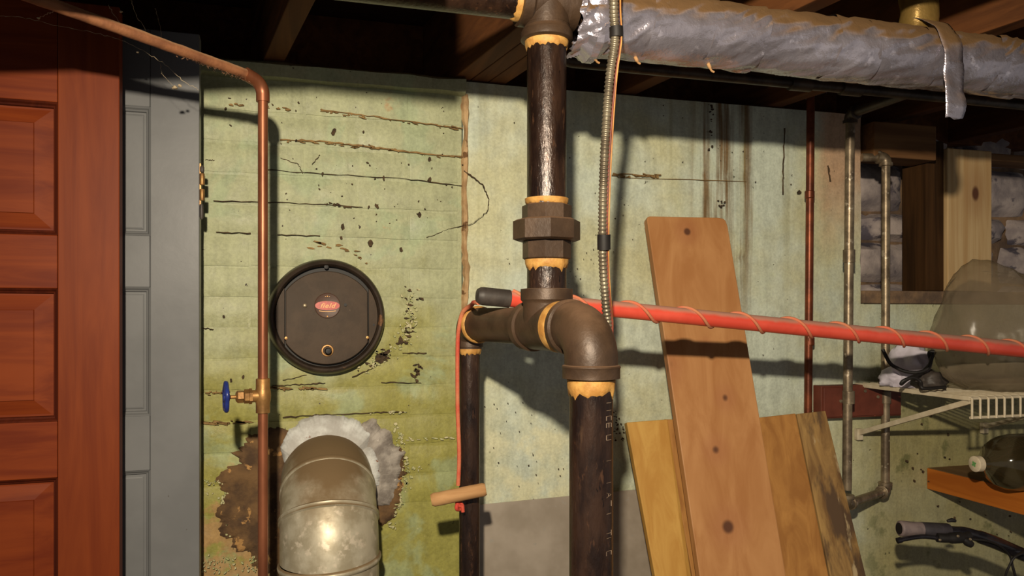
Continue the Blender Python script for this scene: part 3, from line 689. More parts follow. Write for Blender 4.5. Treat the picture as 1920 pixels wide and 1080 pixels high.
# swinging gate, its top tipped inwards
gl = []
r = .1035 * RS; a = math.acos(HW / r)
for i in range(33): aa = lerp(a, math.pi - a, i / 32); gl.append((r * math.cos(aa), r * math.sin(aa)))
for i in range(33): aa = lerp(math.pi + a, 2 * math.pi - a, i / 32); gl.append((r * math.cos(aa), r * math.sin(aa)))
gh = lambda v_: .0295 - .010 * max(0, v_) / r
gy = lambda v_: v_ if v_ < 0 else v_ * 0.955
n = len(gl)
vs_ = [rp(u, gy(v_) , gh(v_)) for u, v_ in gl] + [rp(u * .985, gy(v_) * .985, gh(v_) + .0022) for u, v_ in gl] + [rp(0, 0, .0317), rp(u * 0, -.01, .0317)]
gate = MB().add(vs_, [(i, (i + 1) % n, n + (i + 1) % n, n + i) for i in range(n)] + [(n + i, n + (i + 1) % n, 2 * n) for i in range(n)]).build('gate', M['regulator'], t, smooth=40)
gate['_o'] = t['_o']
BC = (0.0, 0.0225)
MB().lathe([(.0265, 0), (.0265, .0012), (.0258, .0018), (.0245, .0012), (.001, .0012)], rp(BC[0], BC[1], .0318), AX, 48).build('badge', M['badge'], gate, smooth=40)
el = [(math.cos(2 * math.pi * i / 40), math.sin(2 * math.pi * i / 40)) for i in range(40)]
sq = lambda c: math.copysign(abs(c) ** .8, c)
mb = MB(); vs_ = [rp(BC[0] + .0252 * sq(c), BC[1] + .0094 * s_, .0336) for c, s_ in el] + [rp(BC[0] + .0252 * sq(c), BC[1] + .0094 * s_, .0318) for c, s_ in el]
mb.add(vs_, [tuple(range(40))] + [(i, (i + 1) % 40, 40 + (i + 1) % 40, 40 + i) for i in range(40)]).build('badge_oval', M['badge_red'], gate)
fc = bpy.data.curves.new('txt', 'FONT'); fc.body = 'field'; fc.size = 0.0150; fc.shear = 0.35; fc.align_x = 'CENTER'; fc.extrude = 0.0002; fc.space_character = 1.12; fc.offset = 0.00022
fo = bpy.data.objects.new('txt', fc); col.objects.link(fo); bpy.context.view_layer.update()
tm = bpy.data.meshes.new_from_object(fo.evaluated_get(bpy.context.evaluated_depsgraph_get())); bpy.data.objects.remove(fo)
mb = MB(); mb.add([rp(BC[0] + v.co.x * 1.05, BC[1] - .0046 + v.co.y * .92, .0339 + v.co.z) for v in tm.vertices], [tuple(p.vertices) for p in tm.polygons])
mb.build('badge_lettering', M['gold'], gate)
mb = MB()
for i in range(16):
    u0 = lerp(-.017, .017, i / 16); u1 = lerp(-.017, .017, (i + 1) / 16); g = lambda u: -.0118 + .9 * u * u * 6
    mb.add([rp(BC[0] + u0, BC[1] + g(u0), .0334), rp(BC[0] + u1, BC[1] + g(u1), .0334), rp(BC[0] + u1, BC[1] + g(u1) - .0014, .0334), rp(BC[0] + u0, BC[1] + g(u0) - .0014, .0334)], [(0, 1, 2, 3)])
for (u, v_) in ((0, .0195), (0, -.0225), (-.004, .0190), (.004, .0190)):
    mb.lathe([(.0015 if u == 0 else .0008, 0), (.0008, .0005)], rp(BC[0] + u, BC[1] + v_, .0331), AX, 8)
mb.build('badge_print', M['gold'], gate)['kind'] = 'stuff'
MB().lathe([(.0045, 0), (.0045, .0012), (.003, .0022), (.0005, .0024)], rp(-.0455, .0225, .0308), AX, 20).build('screw', M['steel'], gate, smooth=40)
MB().lathe([(.0034, 0), (.0034, .0006), (.0005, .0006)], rp(.037, .0245, .0322), AX, 20).build('screw_hole', M['black'], gate)
MB().lathe([(.0024, 0), (.0024, .0008), (.0005, .0008)], rp(.0995 * RS, -.018, .0298), AX, 14).build('rivet', M['black'], t)
for v_ in (-.045,):
    for s_ in (-1, 1): MB().lathe([(.0034, 0), (.003, .003), (.0005, .0034)], rp(s_ * (HW - .001), v_, .0295), AX, 14).build('pivot', M['brass'], gate, smooth=40)
kn = MB().lathe([(.0128, 0), (.0128, .003), (.0118, .0042), (.0095, .0044), (.0085, .0024)], rp(0, -.0715, .0292), AX, 32, closed=True).build('knob', M['brass'], gate, smooth=40)
kn2 = MB().lathe([(.0066, .002), (.0066, .018), (.0054, .021), (.0005, .0215)], rp(.0006, -.0725, .0292), AX, 20).build('adjusting_weight', M['black'], gate, smooth=40)
MB().lathe([(.0045, 0), (.0045, .004), (.0005, .0045)], rp(-.002, .1070 * RS, .029), AX, 14).build('stop', M['black'], t, smooth=40)

# ------------------------------------------------------------------ flue pipe
FY = -0.152; RB = 0.130; zc = FZ - RB
t = thing('flue_pipe', (FC.x, FY, 0.0), 'wide dusty galvanised flue pipe bending into the chimney', 'flue pipe')
def ftan(a): return Vector((0, math.sin(a), math.cos(a)))
def fpt(a): return Vector((FC.x, FY + RB * (1 - math.cos(a)), zc + RB * math.sin(a)))
def fring(a, r, shift=0.0):
    c = fpt(a) + ftan(a) * shift; nrm = Vector((0, -math.cos(a), math.sin(a)))
    return [c + r * (math.cos(q) * Vector((1, 0, 0)) + math.sin(q) * nrm) for q in [2 * math.pi * i / 64 for i in range(64)]]
def rings(mb, rs_):
    vs_ = [v for r_ in rs_ for v in r_]; fs_ = [(i * 64 + k, i * 64 + (k + 1) % 64, (i + 1) * 64 + (k + 1) % 64, (i + 1) * 64 + k) for i in range(len(rs_) - 1) for k in range(64)]
    return mb.add(vs_, fs_)
def cyl(z, r, tilt=0.0): return [Vector((FC.x + r * math.cos(q), FY + r * math.sin(q), z + tilt * math.cos(q))) for q in [2 * math.pi * i / 64 for i in range(64)]]
rings(MB(), [cyl(0.02, FR), cyl(0.5, FR), cyl(zc - .004, FR, .004)]).build('pipe_section', M['galv'], t, smooth=50)
rings(MB(), [cyl(zc - .010, FR, .006), cyl(zc - .008, FR + .0034, .006), cyl(zc - .004, FR + .0046, .006), cyl(zc, FR + .0036, .006), cyl(zc + .003, FR, .006)]).build('joint_bead', M['galv'], t, smooth=60)
angs = [0, R(33), R(61), R(90)]
for i in range(3):
    rings(MB(), [fring(lerp(angs[i], angs[i + 1], k / 4), FR - .0008 * i) for k in range(5)] + ([fring(R(90), FR - .002, .02)] if i == 2 else [])).build('gore', M['galv'], t, smooth=50)
for a, h in ((R(33), .0032), (R(61), .0014)):
    rings(MB(), [fring(a, FR - .001, -.007), fring(a, FR + h, -.004), fring(a, FR + h * .55, 0), fring(a, FR + h, .004), fring(a, FR - .001, .007)]).build('seam', M['galv'], t, smooth=60)

# ------------------------------------------------------------------ black iron pipework
PR = 0.0306
TP = P(1025, 590, 1.2); tx, ty = TP.x, TP.y            # main riser
zi = 1.5 + 0.485                                        # overhead run
zr = 1.5 - 0.0185                                       # lower horizontal run
EF = P(1098, 590, 1.08); EB = P(872, 590, 1.47)
def at(z): return Vector((tx, ty, z))
pz = lambda py, d=1.2: P(960, py, d).z
fl = Vector((EF.x, EF.y, 0))
t = thing('iron_pipe', (EF.x, EF.y, 0.0), 'black iron pipework with brown fittings dropping down the middle of the picture', 'pipe')
def dope(nm, org, ax, r, l0, l1, seed):
    mb = MB(); ax = Vector(ax).normalized(); n = 48; ref = Vector((0, 0, 1)) if abs(ax.z) < .9 else Vector((1, 0, 0)); u = (ref - ax * ref.dot(ax)).normalized(); w = ax.cross(u)
    vs_ = []
    for k in range(n):
        a = 2 * math.pi * k / n; dr = math.cos(a) * u + math.sin(a) * w; jl = l1 * (1 + .45 * noise.noise((math.cos(a) * 4 + seed, math.sin(a) * 4, seed)) + .5 * max(0, noise.noise((math.cos(a) * 9, math.sin(a) * 9, seed * 3))))
        for (rr, hh) in ((r, l0), (r + .0034, l0), (r + .0030, lerp(l0, jl, .5)), (r + .0012, lerp(l0, jl, .9)), (r - .0004, jl)): vs_.append(org + dr * rr + ax * hh)
    fs_ = [(k * 5 + j, k * 5 + j + 1, ((k + 1) % n) * 5 + j + 1, ((k + 1) % n) * 5 + j) for k in range(n) for j in range(4)]
    mb.add(vs_, fs_).build(nm, M['dope'], t, smooth=60)
dn = Vector((0, 0, -1))
# top tee
zc_t = pz(80)
tee = MB(); tee.lathe([(.036, 0), (.036, zi - pz(50))], at(zi), dn, 40); tee.lathe([(.0355, 0), (.0355, .012), (.0385, .016), (.0405, .020), (.0405, .030), (.038, .032), (.033, .0325)], at(pz(52) + .010), dn, 40)
RX = Vector((1, 0, 0))
tee.lathe([(.033, -.046), (.0405, -.045), (.0405, -.030), (.037, -.026), (.037, .026), (.0405, .030), (.0405, .045), (.033, .046)], at(zi), RX, 40)
tee.build('top_tee', M['fitting'], t, smooth=35)
MB().tube([at(zi) + RX * -.04, at(zi) + RX * -2.3], PR, 32).build('overhead_pipe', M['iron'], t, smooth=40)
dope('dope_ring', at(zi) - RX * .045, -RX, PR, 0, .010, 1)
MB().tube([at(zi) + RX * .04, at(zi) + RX * .10], PR, 32).build('overhead_stub', M['iron'], t, smooth=40)
MB().tube([at(pz(66)), at(pz(390))], PR, 40).build('riser', M['iron'], t, smooth=40)
dope('dope_ring', at(pz(77)), dn, PR, 0, .013, 2)
# union
MB().lathe([(.034, 0), (.0385, .002), (.0385, .026)], at(pz(384)), dn, 8, phase=R(22)).build('union_tail', M['fitting'], t)
MB().lathe([(.046, 0), (.0525, .003), (.0525, .031), (.046, .0335)], at(pz(412)), dn, 8, phase=R(12)).build('union_nut', M['fitting'], t)
MB().lathe([(.0375, 0), (.0375, .026), (.034, .0285)], at(pz(453)), dn, 8, phase=R(22)).build('union_tail', M['fitting'], t)
dope('dope_ring', at(pz(373)), dn, PR, 0, .009, 3); dope('dope_ring', at(pz(487)), dn, PR, 0, .014, 4)
MB().tube([at(pz(480)), at(pz(548))], PR, 40).build('nipple', M['iron'], t, smooth=40)
# lower tee: vertical collar, horizontal run towards the front-right elbow
hd = Vector((EF.x - EB.x, EF.y - EB.y, 0)).normalized()
run0 = at(zr)
zt_ = pz(541)
tee = MB(); tee.lathe([(.033, 0), (.0405, .001), (.0405, .0175), (.0375, .021), (.0368, .024), (.0368, zt_ - zr)], at(zt_), dn, 40)
tee.lathe([(.033, -.058), (.0405, -.057), (.0405, -.042), (.0372, -.038), (.0372, .030), (.0388, .034), (.0388, .043), (.033, .044)], run0, hd, 40)
tee.build('tee', M['fitting'], t, smooth=35)
# distance along the run to the front elbow
fe = Vector((EF.x, EF.y, zr)); Lf = (fe - run0).dot(hd); fe = run0 + hd * Lf
fe_xy = Vector((fe.x, fe.y, 0))
dope('dope_ring', run0 + hd * .0435, hd, PR + .0050, 0, .020, 5)
RE = 0.046
zlow = pz(687, 1.08); zend = pz(712, 1.08)
eb = [fe - hd * (RE + .008)] + arc(fe - hd * RE - ZA * RE, RE, ZA, hd, 0, R(90), 16) + [fe - ZA * (RE + .006)]
elb = MB(); elb.tube(eb, 0.0375, 40); elb.lathe([(.036, 0), (.0405, .002), (.0415, .004), (.0405, .006), (.0405, zlow - zend + .001), (.034, zlow - zend + .002)], Vector((fe.x, fe.y, zlow + .003)), dn, 40)
elb.tube([fe - ZA * RE, Vector((fe.x, fe.y, zlow))], .0375, 40)
elb.lathe([(.035, 0), (.0412, .002), (.0412, .011), (.038, .014)], fe - hd * (RE + .018), hd, 40)
elb.build('elbow', M['fitting'], t, smooth=35)
MB().tube([run0 + hd * .05, fe - hd * (RE + .01)], PR + .003, 32).build('close_nipple', M['iron'], t, smooth=40)
MB().tube([Vector((fe.x, fe.y, zend + .01)), Vector((fe.x, fe.y, 0.0))], PR, 40).build('drop_pipe', M['iron'], t, smooth=40)
dope('dope_ring', Vector((fe.x, fe.y, zend)), dn, PR, 0, .020, 6)
# rear branch: nipple back to a reducing elbow and the thin drop
be = run0 + hd * ((Vector((EB.x, EB.y, zr)) - run0).dot(hd)); RB2 = 0.036
MB().tube([run0 - hd * .05, be + hd * (RB2 - .004)], PR, 40).build('rear_nipple', M['fitting'], t, smooth=40)
eb = [be + hd * (RB2 + .008)] + arc(be + hd * RB2 - ZA * RB2, RB2, ZA, -hd, 0, R(90), 14) + [be - ZA * (RB2 + .01)]
elb = MB(); elb.tube(eb, [.0345] * 3 + [lerp(.0345, .0235, i / (len(eb) - 4)) for i in range(len(eb) - 3)], 36)
zb1 = pz(632, 1.47); zb2 = pz(650, 1.47)
elb.lathe([(.0235, 0), (.0262, .002), (.0262, zb1 - zb2), (.022, zb1 - zb2 + .001)], Vector((be.x, be.y, zb1)), dn, 32)
elb.build('rear_elbow', M['fitting'], t, smooth=35)
dope('dope_ring', be + hd * (RB2 + .007), hd, PR + .001, 0, .007, 7)
RP = 0.0198
MB().tube([Vector((be.x, be.y, zb2 + .01)), Vector((be.x, be.y, 0))], RP, 32).build('rear_drop_pipe', M['iron'], t, smooth=40)
dope('dope_ring', Vector((be.x, be.y, zb2)), dn, RP, 0, .013, 8)
# faint stamped lettering running down the drop pipe (mostly worn away)
mb = MB(); fc_ = Vector((fe.x, fe.y, 0)); tocam = (Vector((CAM.x, CAM.y, 0)) - fc_).normalized(); right_ = Vector((-tocam.y, tocam.x, 0))
def lp(o, z): a = math.asin(max(-.99, min(.99, o / PR))); return fc_ + (math.sin(a) * right_ + math.cos(a) * tocam) * (PR + .0007) + Vector((0, 0, z))
glyph = {'B': ((0, 0, 1, 0), (0, 0, 0, .8), (1, 0, 1, .8), (.5, 0, .5, .8), (0, .8, 1, .8)), 'T': ((0, 0, 0, .9), (0, .45, 1, .45)), 'C': ((0, .1, 1, .1), (0, .1, 0, .8), (1, .1, 1, .8)), 'L': ((0, 0, 1, 0), (1, 0, 1, .8)), 'H': ((0, 0, 1, 0), (0, .8, 1, .8), (.5, 0, .5, .8)), 'A': ((0, .4, 1, 0), (0, .4, 1, .8), (.6, .2, .6, .6)), 'E': ((0, 0, 1, 0), (0, 0, 0, .7), (.5, 0, .5, .7), (1, 0, 1, .7)), 'I': ((0, .4, 1, .4),)}
ys = [748, 762, 776, 790, 812, 836, 858, 900, 918, 934, 948, 974, 988, 1002, 1026]
for ch, py in zip('IICEBTCLATHATHE', ys):
    z0 = P(1130, py, 1.08).z
    for (u0, v0, u1, v1) in glyph[ch]:
        if random.random() < .35: continue
        a = lp(.0205 + .0065 * (1 - u0), z0 - v0 * .0085); b = lp(.0205 + .0065 * (1 - u1), z0 - v1 * .0085)
        d_ = (b - a); s_ = d_.cross(tocam).normalized() * .00035
        mb.add([a - s_, b - s_, b + s_, a + s_], [(0, 1, 2, 3)])
mb.build('stamped_lettering', M['letter'], t)['kind'] = 'stuff'

# ------------------------------------------------------------------ foil-wrapped pipe insulation
fz = zi - 0.022; fy = ty
t = thing('foil_wrapped_pipe', (tx + 0.6, fy, fz - 0.06), 'silver foil-taped pipe insulation running along the ceiling at upper right', 'pipe insulation')
random.seed(9)
segs = [tx + .052]
while segs[-1] < tx + 2.0: segs.append(segs[-1] + rnd(.075, .16))
for i in range(len(segs) - 1):
    x0, x1 = segs[i] - .006, segs[i + 1] + .006; nn = 30; ns = 110; rr = .0520 + rnd(-.0012, .0018)
    sk = rnd(-.03, .03); vs_ = []
    for k in range(nn + 1):
        for q in range(ns):
            a = 2 * math.pi * q / ns; x = lerp(x0, x1, k / nn) + sk * math.sin(a) * .35
            crk = noise.noise((x * 26 + a * 1.3, a * 2.4, i)) * .0035 + .0060 * max(0, .30 - abs(noise.noise((x * 34 + a * 2.2, i * 3.0 + a * .35, 1.7)))) * 2 * max(0, .35 + noise.noise((x * 9, a * 1.5, i + 5.0)))
            amp = 1.0
            if i == 0: amp = 3.0 - 1.6 * k / nn
            vs_.append((x, fy + math.cos(a) * (rr + crk * amp), fz + math.sin(a) * (rr + crk * amp)))
    fs_ = [(k * ns + q, k * ns + (q + 1) % ns, (k + 1) * ns + (q + 1) % ns, (k + 1) * ns + q) for k in range(nn) for q in range(ns)]
    MB().add(vs_, fs_).build('foil_wrap', M['foil'], t, smooth=35)
# ragged end collar next to the tee
vs_ = []; ns = 60
for k in range(5):
    for q in range(ns):
        a = 2 * math.pi * q / ns; x = tx + .042 + k * .012 + (.010 * noise.noise((a * 3, 1, 1)) if k in (0, 4) else 0)
        rr = (.043, .051, .056, .057, .0535)[k] + .006 * noise.noise((math.cos(a) * 5, math.sin(a) * 5, k * .6)) + (.007 * max(0, -math.sin(a)) if k in (2, 3) else 0)
        vs_.append((x, fy + math.cos(a) * rr, fz + math.sin(a) * rr))
MB().add(vs_, [(k * ns + q, k * ns + (q + 1) % ns, (k + 1) * ns + (q + 1) % ns, (k + 1) * ns + q) for k in range(4) for q in range(ns)]).build('foil_collar', M['foil'], t, smooth=30)
# loose tape strap hanging off the front
hx = PY(1783, 120, fy - .055).x; w = .0335
path = [(-.048, .030), (-.058, .004), (-.060, -.024), (-.058, -.048), (-.059, -.075), (-.061, -.100), (-.056, -.122)]
path = [(.01, .075), (-.016, .062), (-.036, .047)] + path
pp = spline([Vector((hx, fy + y * 1.02, fz + z)) for y, z in path], 6); vs_ = []
for i, p in enumerate(pp):
    dx = .010 * i / len(pp) - .006; tw = .003 * math.sin(i * .5)
    for j in range(5): vs_.append(p + Vector((dx + w * (j / 4 - .5) * 2 * .62, -.001 + tw * (j / 4 - .5) + .0012 * noise.noise((i * .7, j * 1.1, 2)), (.0025 * math.sin(j * 2.1) if i == len(pp) - 1 else 0))))
MB().add(vs_, [(i * 5 + j, i * 5 + j + 1, (i + 1) * 5 + j + 1, (i + 1) * 5 + j) for i in range(len(pp) - 1) for j in range(4)]).build('tape_strap', M['foil'], t, smooth=60, solid=.0008)
# branch going up with dirty wrap
bx_ = PY(1722, 30, fy + .02).x
MB().tube([Vector((bx_, fy + .02, fz + .02 + i * .012)) for i in range(16)], .033, 36, wob=lambda p: .005 * noise.noise(p * 30)).build('branch_wrap', M['foil_yellow'], t, smooth=40)
mb = MB()
for (px, z_, s_) in ((1326, -.054, .007), (1112, -.060, .005), (1190, -.056, .004)):
    q = PY(px, 100, fy - .006); q.z = fz + z_
    mb.tube(spline([q + Vector((0, 0, .006)), q + Vector((.002, -.002, 0)), q + Vector((.004 + s_ * .5, 0, -s_)), q + Vector((.006 + s_, .001, -s_ * 1.3))], 3), [.003] * 5 + [.0018] * 5, 8)
o = mb.build('loose_fibre', M['toggle'], t, smooth=60); o['kind'] = 'stuff'

# ------------------------------------------------------------------ armoured cable
t = thing('armoured_cable', P(1118, 1080, 1.17) * 1.0, 'flexible steel armoured cable with orange wires hanging in front of the foil', 'cable')
cp = spline([P(1151, -60, 1.105), P(1151, 20, 1.10), P(1153, 75, 1.10), P(1144, 140, 1.105), P(1137, 230, 1.115), P(1132, 330, 1.125), P(1130, 430, 1.135), P(1131, 500, 1.145), P(1136, 570, 1.155), P(1140, 625, 1.165), P(1128, 720, 1.175), P(1110, 850, 1.18), P(1104, 1080, 1.18), P(1104, 1500, 1.18)], 60)
arm = MB(); L = 0; rs = []
prev = cp[0]
for p in cp:
    L += (p - prev).length; prev = p
    rs.append(.0064 + .0010 * math.sin(2 * math.pi * L / .0056))
# resample so the corrugation stays smooth
def resample(pts, step):
    out = [pts[0]]; acc = 0
    for a, b in zip(pts, pts[1:]):
        l = (b - a).length
        if l == 0: continue
        x = step - acc
        while x <= l: out.append(a + (b - a) * (x / l)); x += step
        acc = (acc + l) % step
    return out
cq = resample(cp, .0013)
arm.tube(cq, [.0064 + .0009 * math.sin(2 * math.pi * i * .0013 / .0058) for i in range(len(cq))], 12).build('armour', M['armour'], t, smooth=80)
for (m, off, ph, nm) in (('wire_o', .0080, 0.0, 'wire'), ('wire_r', .0076, 1.7, 'wire')):
    wp = [p + RGT * (off + .0016 * math.sin(i * .11 + ph)) - FWD * (.003 + .002 * math.cos(i * .09 + ph)) for i, p in enumerate(cq[::12])]
    wp = [q for q in wp if q.z > P(0, 640, 1.16).z]
    MB().tube(wp, 0.0011 if m == 'wire_o' else .0016, 8).build(nm, M[m], t, smooth=60)
def band(y0, y1):
    z0, z1 = P(0, y0, 1.12).z, P(0, y1, 1.12).z
    bp = [p + RGT * .0018 for p in cq if z1 < p.z < z0]
    MB().tube(bp, .0098, 14).build('tape_band', M['black'], t, smooth=50)
band(436, 466); band(60, 80)
mb_o = t

# ------------------------------------------------------------------ red pole with cord and wooden toggle
p0, p1 = P(893, 554, 1.292), P(1920, 656, 1.68)
pd = (p1 - p0).normalized(); pend = p0 + pd * ((p1 - p0).length * 1.25)
t = thing('pruning_pole', (p0.x, p0.y, p0.z), 'long red pole wound with cord resting across the iron pipe', 'pole')
pl_ = (pend - p0).length
MB().tube([p0 + pd * .055, p0 + pd * (pl_ * .5), pend], [.0139, .0158, .0180], 32).build('shaft', M['redpole'], t, smooth=40)
MB().lathe([(.004, 0), (.0115, .0015), (.0148, .007), (.0154, .012), (.0152, .058), (.0145, .0585)], p0, pd, 32).build('end_cap', M['rubber'], t, smooth=40)
pu = ZA - pd * ZA.dot(pd); pu.normalize(); pw = pd.cross(pu)
if pw.dot(FWD) > 0: pw = -pw            # pw points to the camera
# phase so that a front strand crosses the axis at pixel x = 1215
s_ref = (P(1215, 586, 1.37) - p0).dot(pd); pitch = 0.114
hp = []
s_ = .062
while s_ < pl_:
    a = 2 * math.pi * (s_ - s_ref) / pitch
    rr =   .0139 + .0041 * s_ / pl_ + .0012
    # at a = 0 the strand is in front and moving downwards
    hp.append(p0 + pd * s_ + rr * (math.cos(a) * pw - math.sin(a) * pu)); s_ += .0028
MB().tube(hp, .0029, 8).build('wound_cord', M['cord'], t, smooth=60)
el_top = be + ZA * .037
hang = spline([p0 + pd * .004 - ZA * .012 - pd * 0.0, p0 + pd * -.006 - ZA * .012 + FWD * .03, P(884, 572, 1.395), P(868, 585, 1.418), P(861, 612, 1.425), P(858, 650, 1.432), P(858, 760, 1.432), P(861, 850, 1.432), P(859, 910, 1.432)], 8)
MB().tube(hang, .0040, 10).build('hanging_cord', M['cord_red'], t, smooth=60)
tp0, tp1 = P(809, 938, 1.418), P(911, 917, 1.425)
MB().tube([lerp(tp0, tp1, i / 20) for i in range(21)], [.0105] + [.0125] * 19 + [.0105], 20, wob=lambda p: .0008 * noise.noise(p * 50)).build('wooden_toggle', M['toggle'], t, smooth=50)
kc = P(861, 950, 1.43)
knot = [P(858, 925, 1.434), P(857, 945, 1.428)] + [kc + Vector((.006 * math.cos(a), .004 * math.sin(a * 1.5), .006 * math.sin(a))) for a in [i * .5 for i in range(14)]] + [P(868, 960, 1.43)]
MB().tube(spline(knot, 3), .0036, 8).build('knot', M['cord_red'], t, smooth=60)

# ------------------------------------------------------------------ sheet of metal against the wall
a, b = PY(894, 947, -.030), PY(1205, 917, -.030)
c2 = b + (b - a).normalized() * .12; bl = Vector((a.x, -.10, 0)); br = Vector((c2.x, -.10, 0))
tag(MB().plank(a, c2, br, bl, .003, (0, 1, 0)).build('metal_sheet', M['sheet'], bevel=.0008), 'grey sheet of metal leaning on the wall behind the iron pipes', 'metal sheet')

# ------------------------------------------------------------------ boards leaning on the wall
def ext(top, bot, zf=0.0):                 # continue an edge from top through bot down to the floor
    k = (zf - top.z) / (bot.z - top.z); return top + (bot - top) * k
def board(name, m, tl, tr, bl_, br_, th, label, rounded=0.0, bevel=.002):
    BL_, BR_ = ext(tl, bl_), ext(tr, br_)
    nrm = (tr - tl).cross(BL_ - tl).normalized()
    if nrm.dot(FWD) < 0: nrm = -nrm
    mb = MB()
    if rounded:
        u = (tr - tl).normalized(); dl = (BL_ - tl).normalized(); dr = (BR_ - tr).normalized(); r = rounded
        loop = [BL_, BR_, tr + dr * r, tr + dr * r * .35 - u * r * .12, tr - u * r * .35 + dr * r * .1, tr - u * r, tl + u * r * .4, tl + u * r * .1 + dl * r * .1, tl + dl * r * .4]
        n = len(loop); vs_ = loop + [p + nrm * th for p in loop]
        mb.add(vs_, [tuple(range(n)), tuple(range(2 * n - 1, n - 1, -1))] + [(i, (i + 1) % n, n + (i + 1) % n, n + i) for i in range(n)])
    else: mb.plank(tl, tr, BR_, BL_, th, nrm)
    o = mb.build(name, m, bevel=bevel)
    return tag(o, label, 'board', 'boards leaning on the wall')
kn = [(P(1288, 435, 1.795), .011, .9), (P(1322, 652, 1.735), .007, .8), (P(1358, 747, 1.710), .010, .8), (P(1340, 844, 1.679), .012, .9), (P(1364, 988, 1.638), .017, .9), (P(1257, 690, 1.715), .010, .45)]
M['cedar'] = wood('cedar_board', srgb(184, 134, 86), srgb(164, 112, 66), knot=srgb(150, 90, 60), rough=0.5, stretch=(9, 9, 0.7), knots=kn)
board('cedar_board', M['cedar'], P(1212, 405, 1.79), P(1362, 408, 1.815), P(1312, 1080, 1.60), P(1474, 1080, 1.625), .024, 'tall reddish cedar board with knots leaning in front of the others', rounded=.022)
board('leaning_plank', M['tan'], P(1175, 792, 1.735), P(1252, 786, 1.75), P(1228, 1080, 1.66), P(1296, 1080, 1.675), .022, 'yellowish plank standing left behind the tall cedar board')
board('leaning_plank', M['tan2'], P(1246, 786, 1.775), P(1330, 788, 1.79), P(1298, 1080, 1.705), P(1384, 1080, 1.72), .018, 'thin orange plank hidden mostly behind the tall cedar board')
board('leaning_plank', M['tan2'], P(1412, 784, 1.80), P(1492, 775, 1.815), P(1466, 1080, 1.70), P(1554, 1080, 1.712), .022, 'orange pine plank right behind the tall cedar board')
board('leaning_plank', M['weathered'], P(1494, 776, 1.830), P(1548, 770, 1.845), P(1557, 1080, 1.730), P(1624, 1080, 1.75), .022, 'weathered stained plank, rightmost of the leaning boards')

# ------------------------------------------------------------------ thin pipes on the right
bpx = PY(1520, 200, -.045); bpb = PY(1515, 780, -.045)
t = thing('brown_pipe', (bpb.x, -.045, 0), 'thin brown copper pipe running down the concrete wall', 'pipe')
MB().tube([Vector((bpx.x, -.045, ZT + .10)), Vector((bpx.x, -.045, bpx.z)), Vector((bpb.x, -.045, bpb.z)), Vector((bpb.x, -.045, 0))], .0098, 20).build('pipe', M['brownpipe'], t, smooth=40)
for py in (365, 640): q = PY(1518, py, -.045); MB().lathe([(.010, -.010), (.0118, -.008), (.0118, .008), (.010, .010)], q, ZA, 20).build('coupling', M['brownpipe'], t, smooth=40)

YA, YBk = -.12, -.030
A0 = PY(1594, 250, YA); A1 = PY(1588, 930, YA); B0 = PY(1661, 302, YBk); B1 = PY(1660, 912, YBk)
t = thing('galvanised_pipe', (A1.x, YA, A1.z - .02), 'galvanised pipe loop with elbows in front of the framed opening', 'pipe')
gr = .0108
yo, zo = -.30, 1.5 + .487
up_a = [Vector((A0.x, yo, zo)), Vector((A0.x, YA - .03, zo))]
MB().tube([Vector((A0.x, YA, zo - .02)), Vector((A1.x, YA, A1.z + .015))], gr, 20).build('pipe', M['steel'], t, smooth=40)
MB().tube([Vector((B0.x, YBk, B0.z)), Vector((B1.x, YBk, B1.z))], gr, 20).build('pipe', M['steel'], t, smooth=40)
Ab, Bb = Vector((A1.x, YA, A1.z)), Vector((B1.x, YBk, B1.z - .012)); Ab.z = Bb.z
MB().tube([Ab, Bb], gr, 20).build('pipe', M['steel'], t, smooth=40)
def fit(c, d1, d2, nm='elbow', r=.0142, m='steel'):
    mb = MB(); d1 = Vector(d1).normalized(); d2 = Vector(d2).normalized(); q = .016
    mb.tube([c + d1 * .022] + [c + d1 * q * (1 - i / 6) ** 2 + d2 * q * (i / 6) ** 2 for i in range(7)] + [c + d2 * .022], r, 20)
    for d_ in (d1, d2): mb.lathe([(r, 0), (r + .0028, .001), (r + .0028, .009), (r, .010)], c + d_ * .014, d_, 20)
    mb.build(nm, M[m], t, smooth=40)
hb = (Bb - Ab).normalized()
fit(Ab, ZA, hb); fit(Bb, ZA, -hb)
fit(Vector((B0.x, YBk, B0.z + .01)), -ZA, Vector((-.95, .3, 0)))
fit(Vector((A0.x, YA, zo)), -ZA, Vector((0, -1, 0)), m='darkpipe')
MB().tube([Vector((B0.x, YBk, B0.z + .01)), Vector((B0.x - .058, YBk + .02, B0.z + .01))], gr, 16).build('pipe', M['steel'], t, smooth=40)
for (q, ax) in ((PY(1591, 745, YA), ZA), (PY(1660, 745, YBk), ZA), (PY(1592, 480, YA), ZA)):
    MB().lathe([(gr, -.016), (gr + .0032, -.015), (gr + .0032, .015), (gr, .016)], q, ax, 20).build('coupling', M['steel'], t, smooth=40)
t2 = thing('overhead_supply_pipe', (A0.x, yo, zo - .014), 'dark narrow pipe crossing under the joists below the foil', 'pipe')
xs_ = PY(1046, 120, yo).x
MB().tube([Vector((xs_, yo, ZT + .18)), Vector((xs_, yo, zo + .03))] + arc(Vector((xs_ + .03, yo, zo + .03)), .03, Vector((-1, 0, 0)), Vector((0, 0, -1)), 0, R(90), 8) + [Vector((2.6, yo, zo))], .0112, 20).build('pipe', M['darkpipe'], t2, smooth=40)
MB().tube([Vector((A0.x, yo, zo)), Vector((A0.x, YA - .012, zo))], .0108, 20).build('branch', M['darkpipe'], t2, smooth=40)
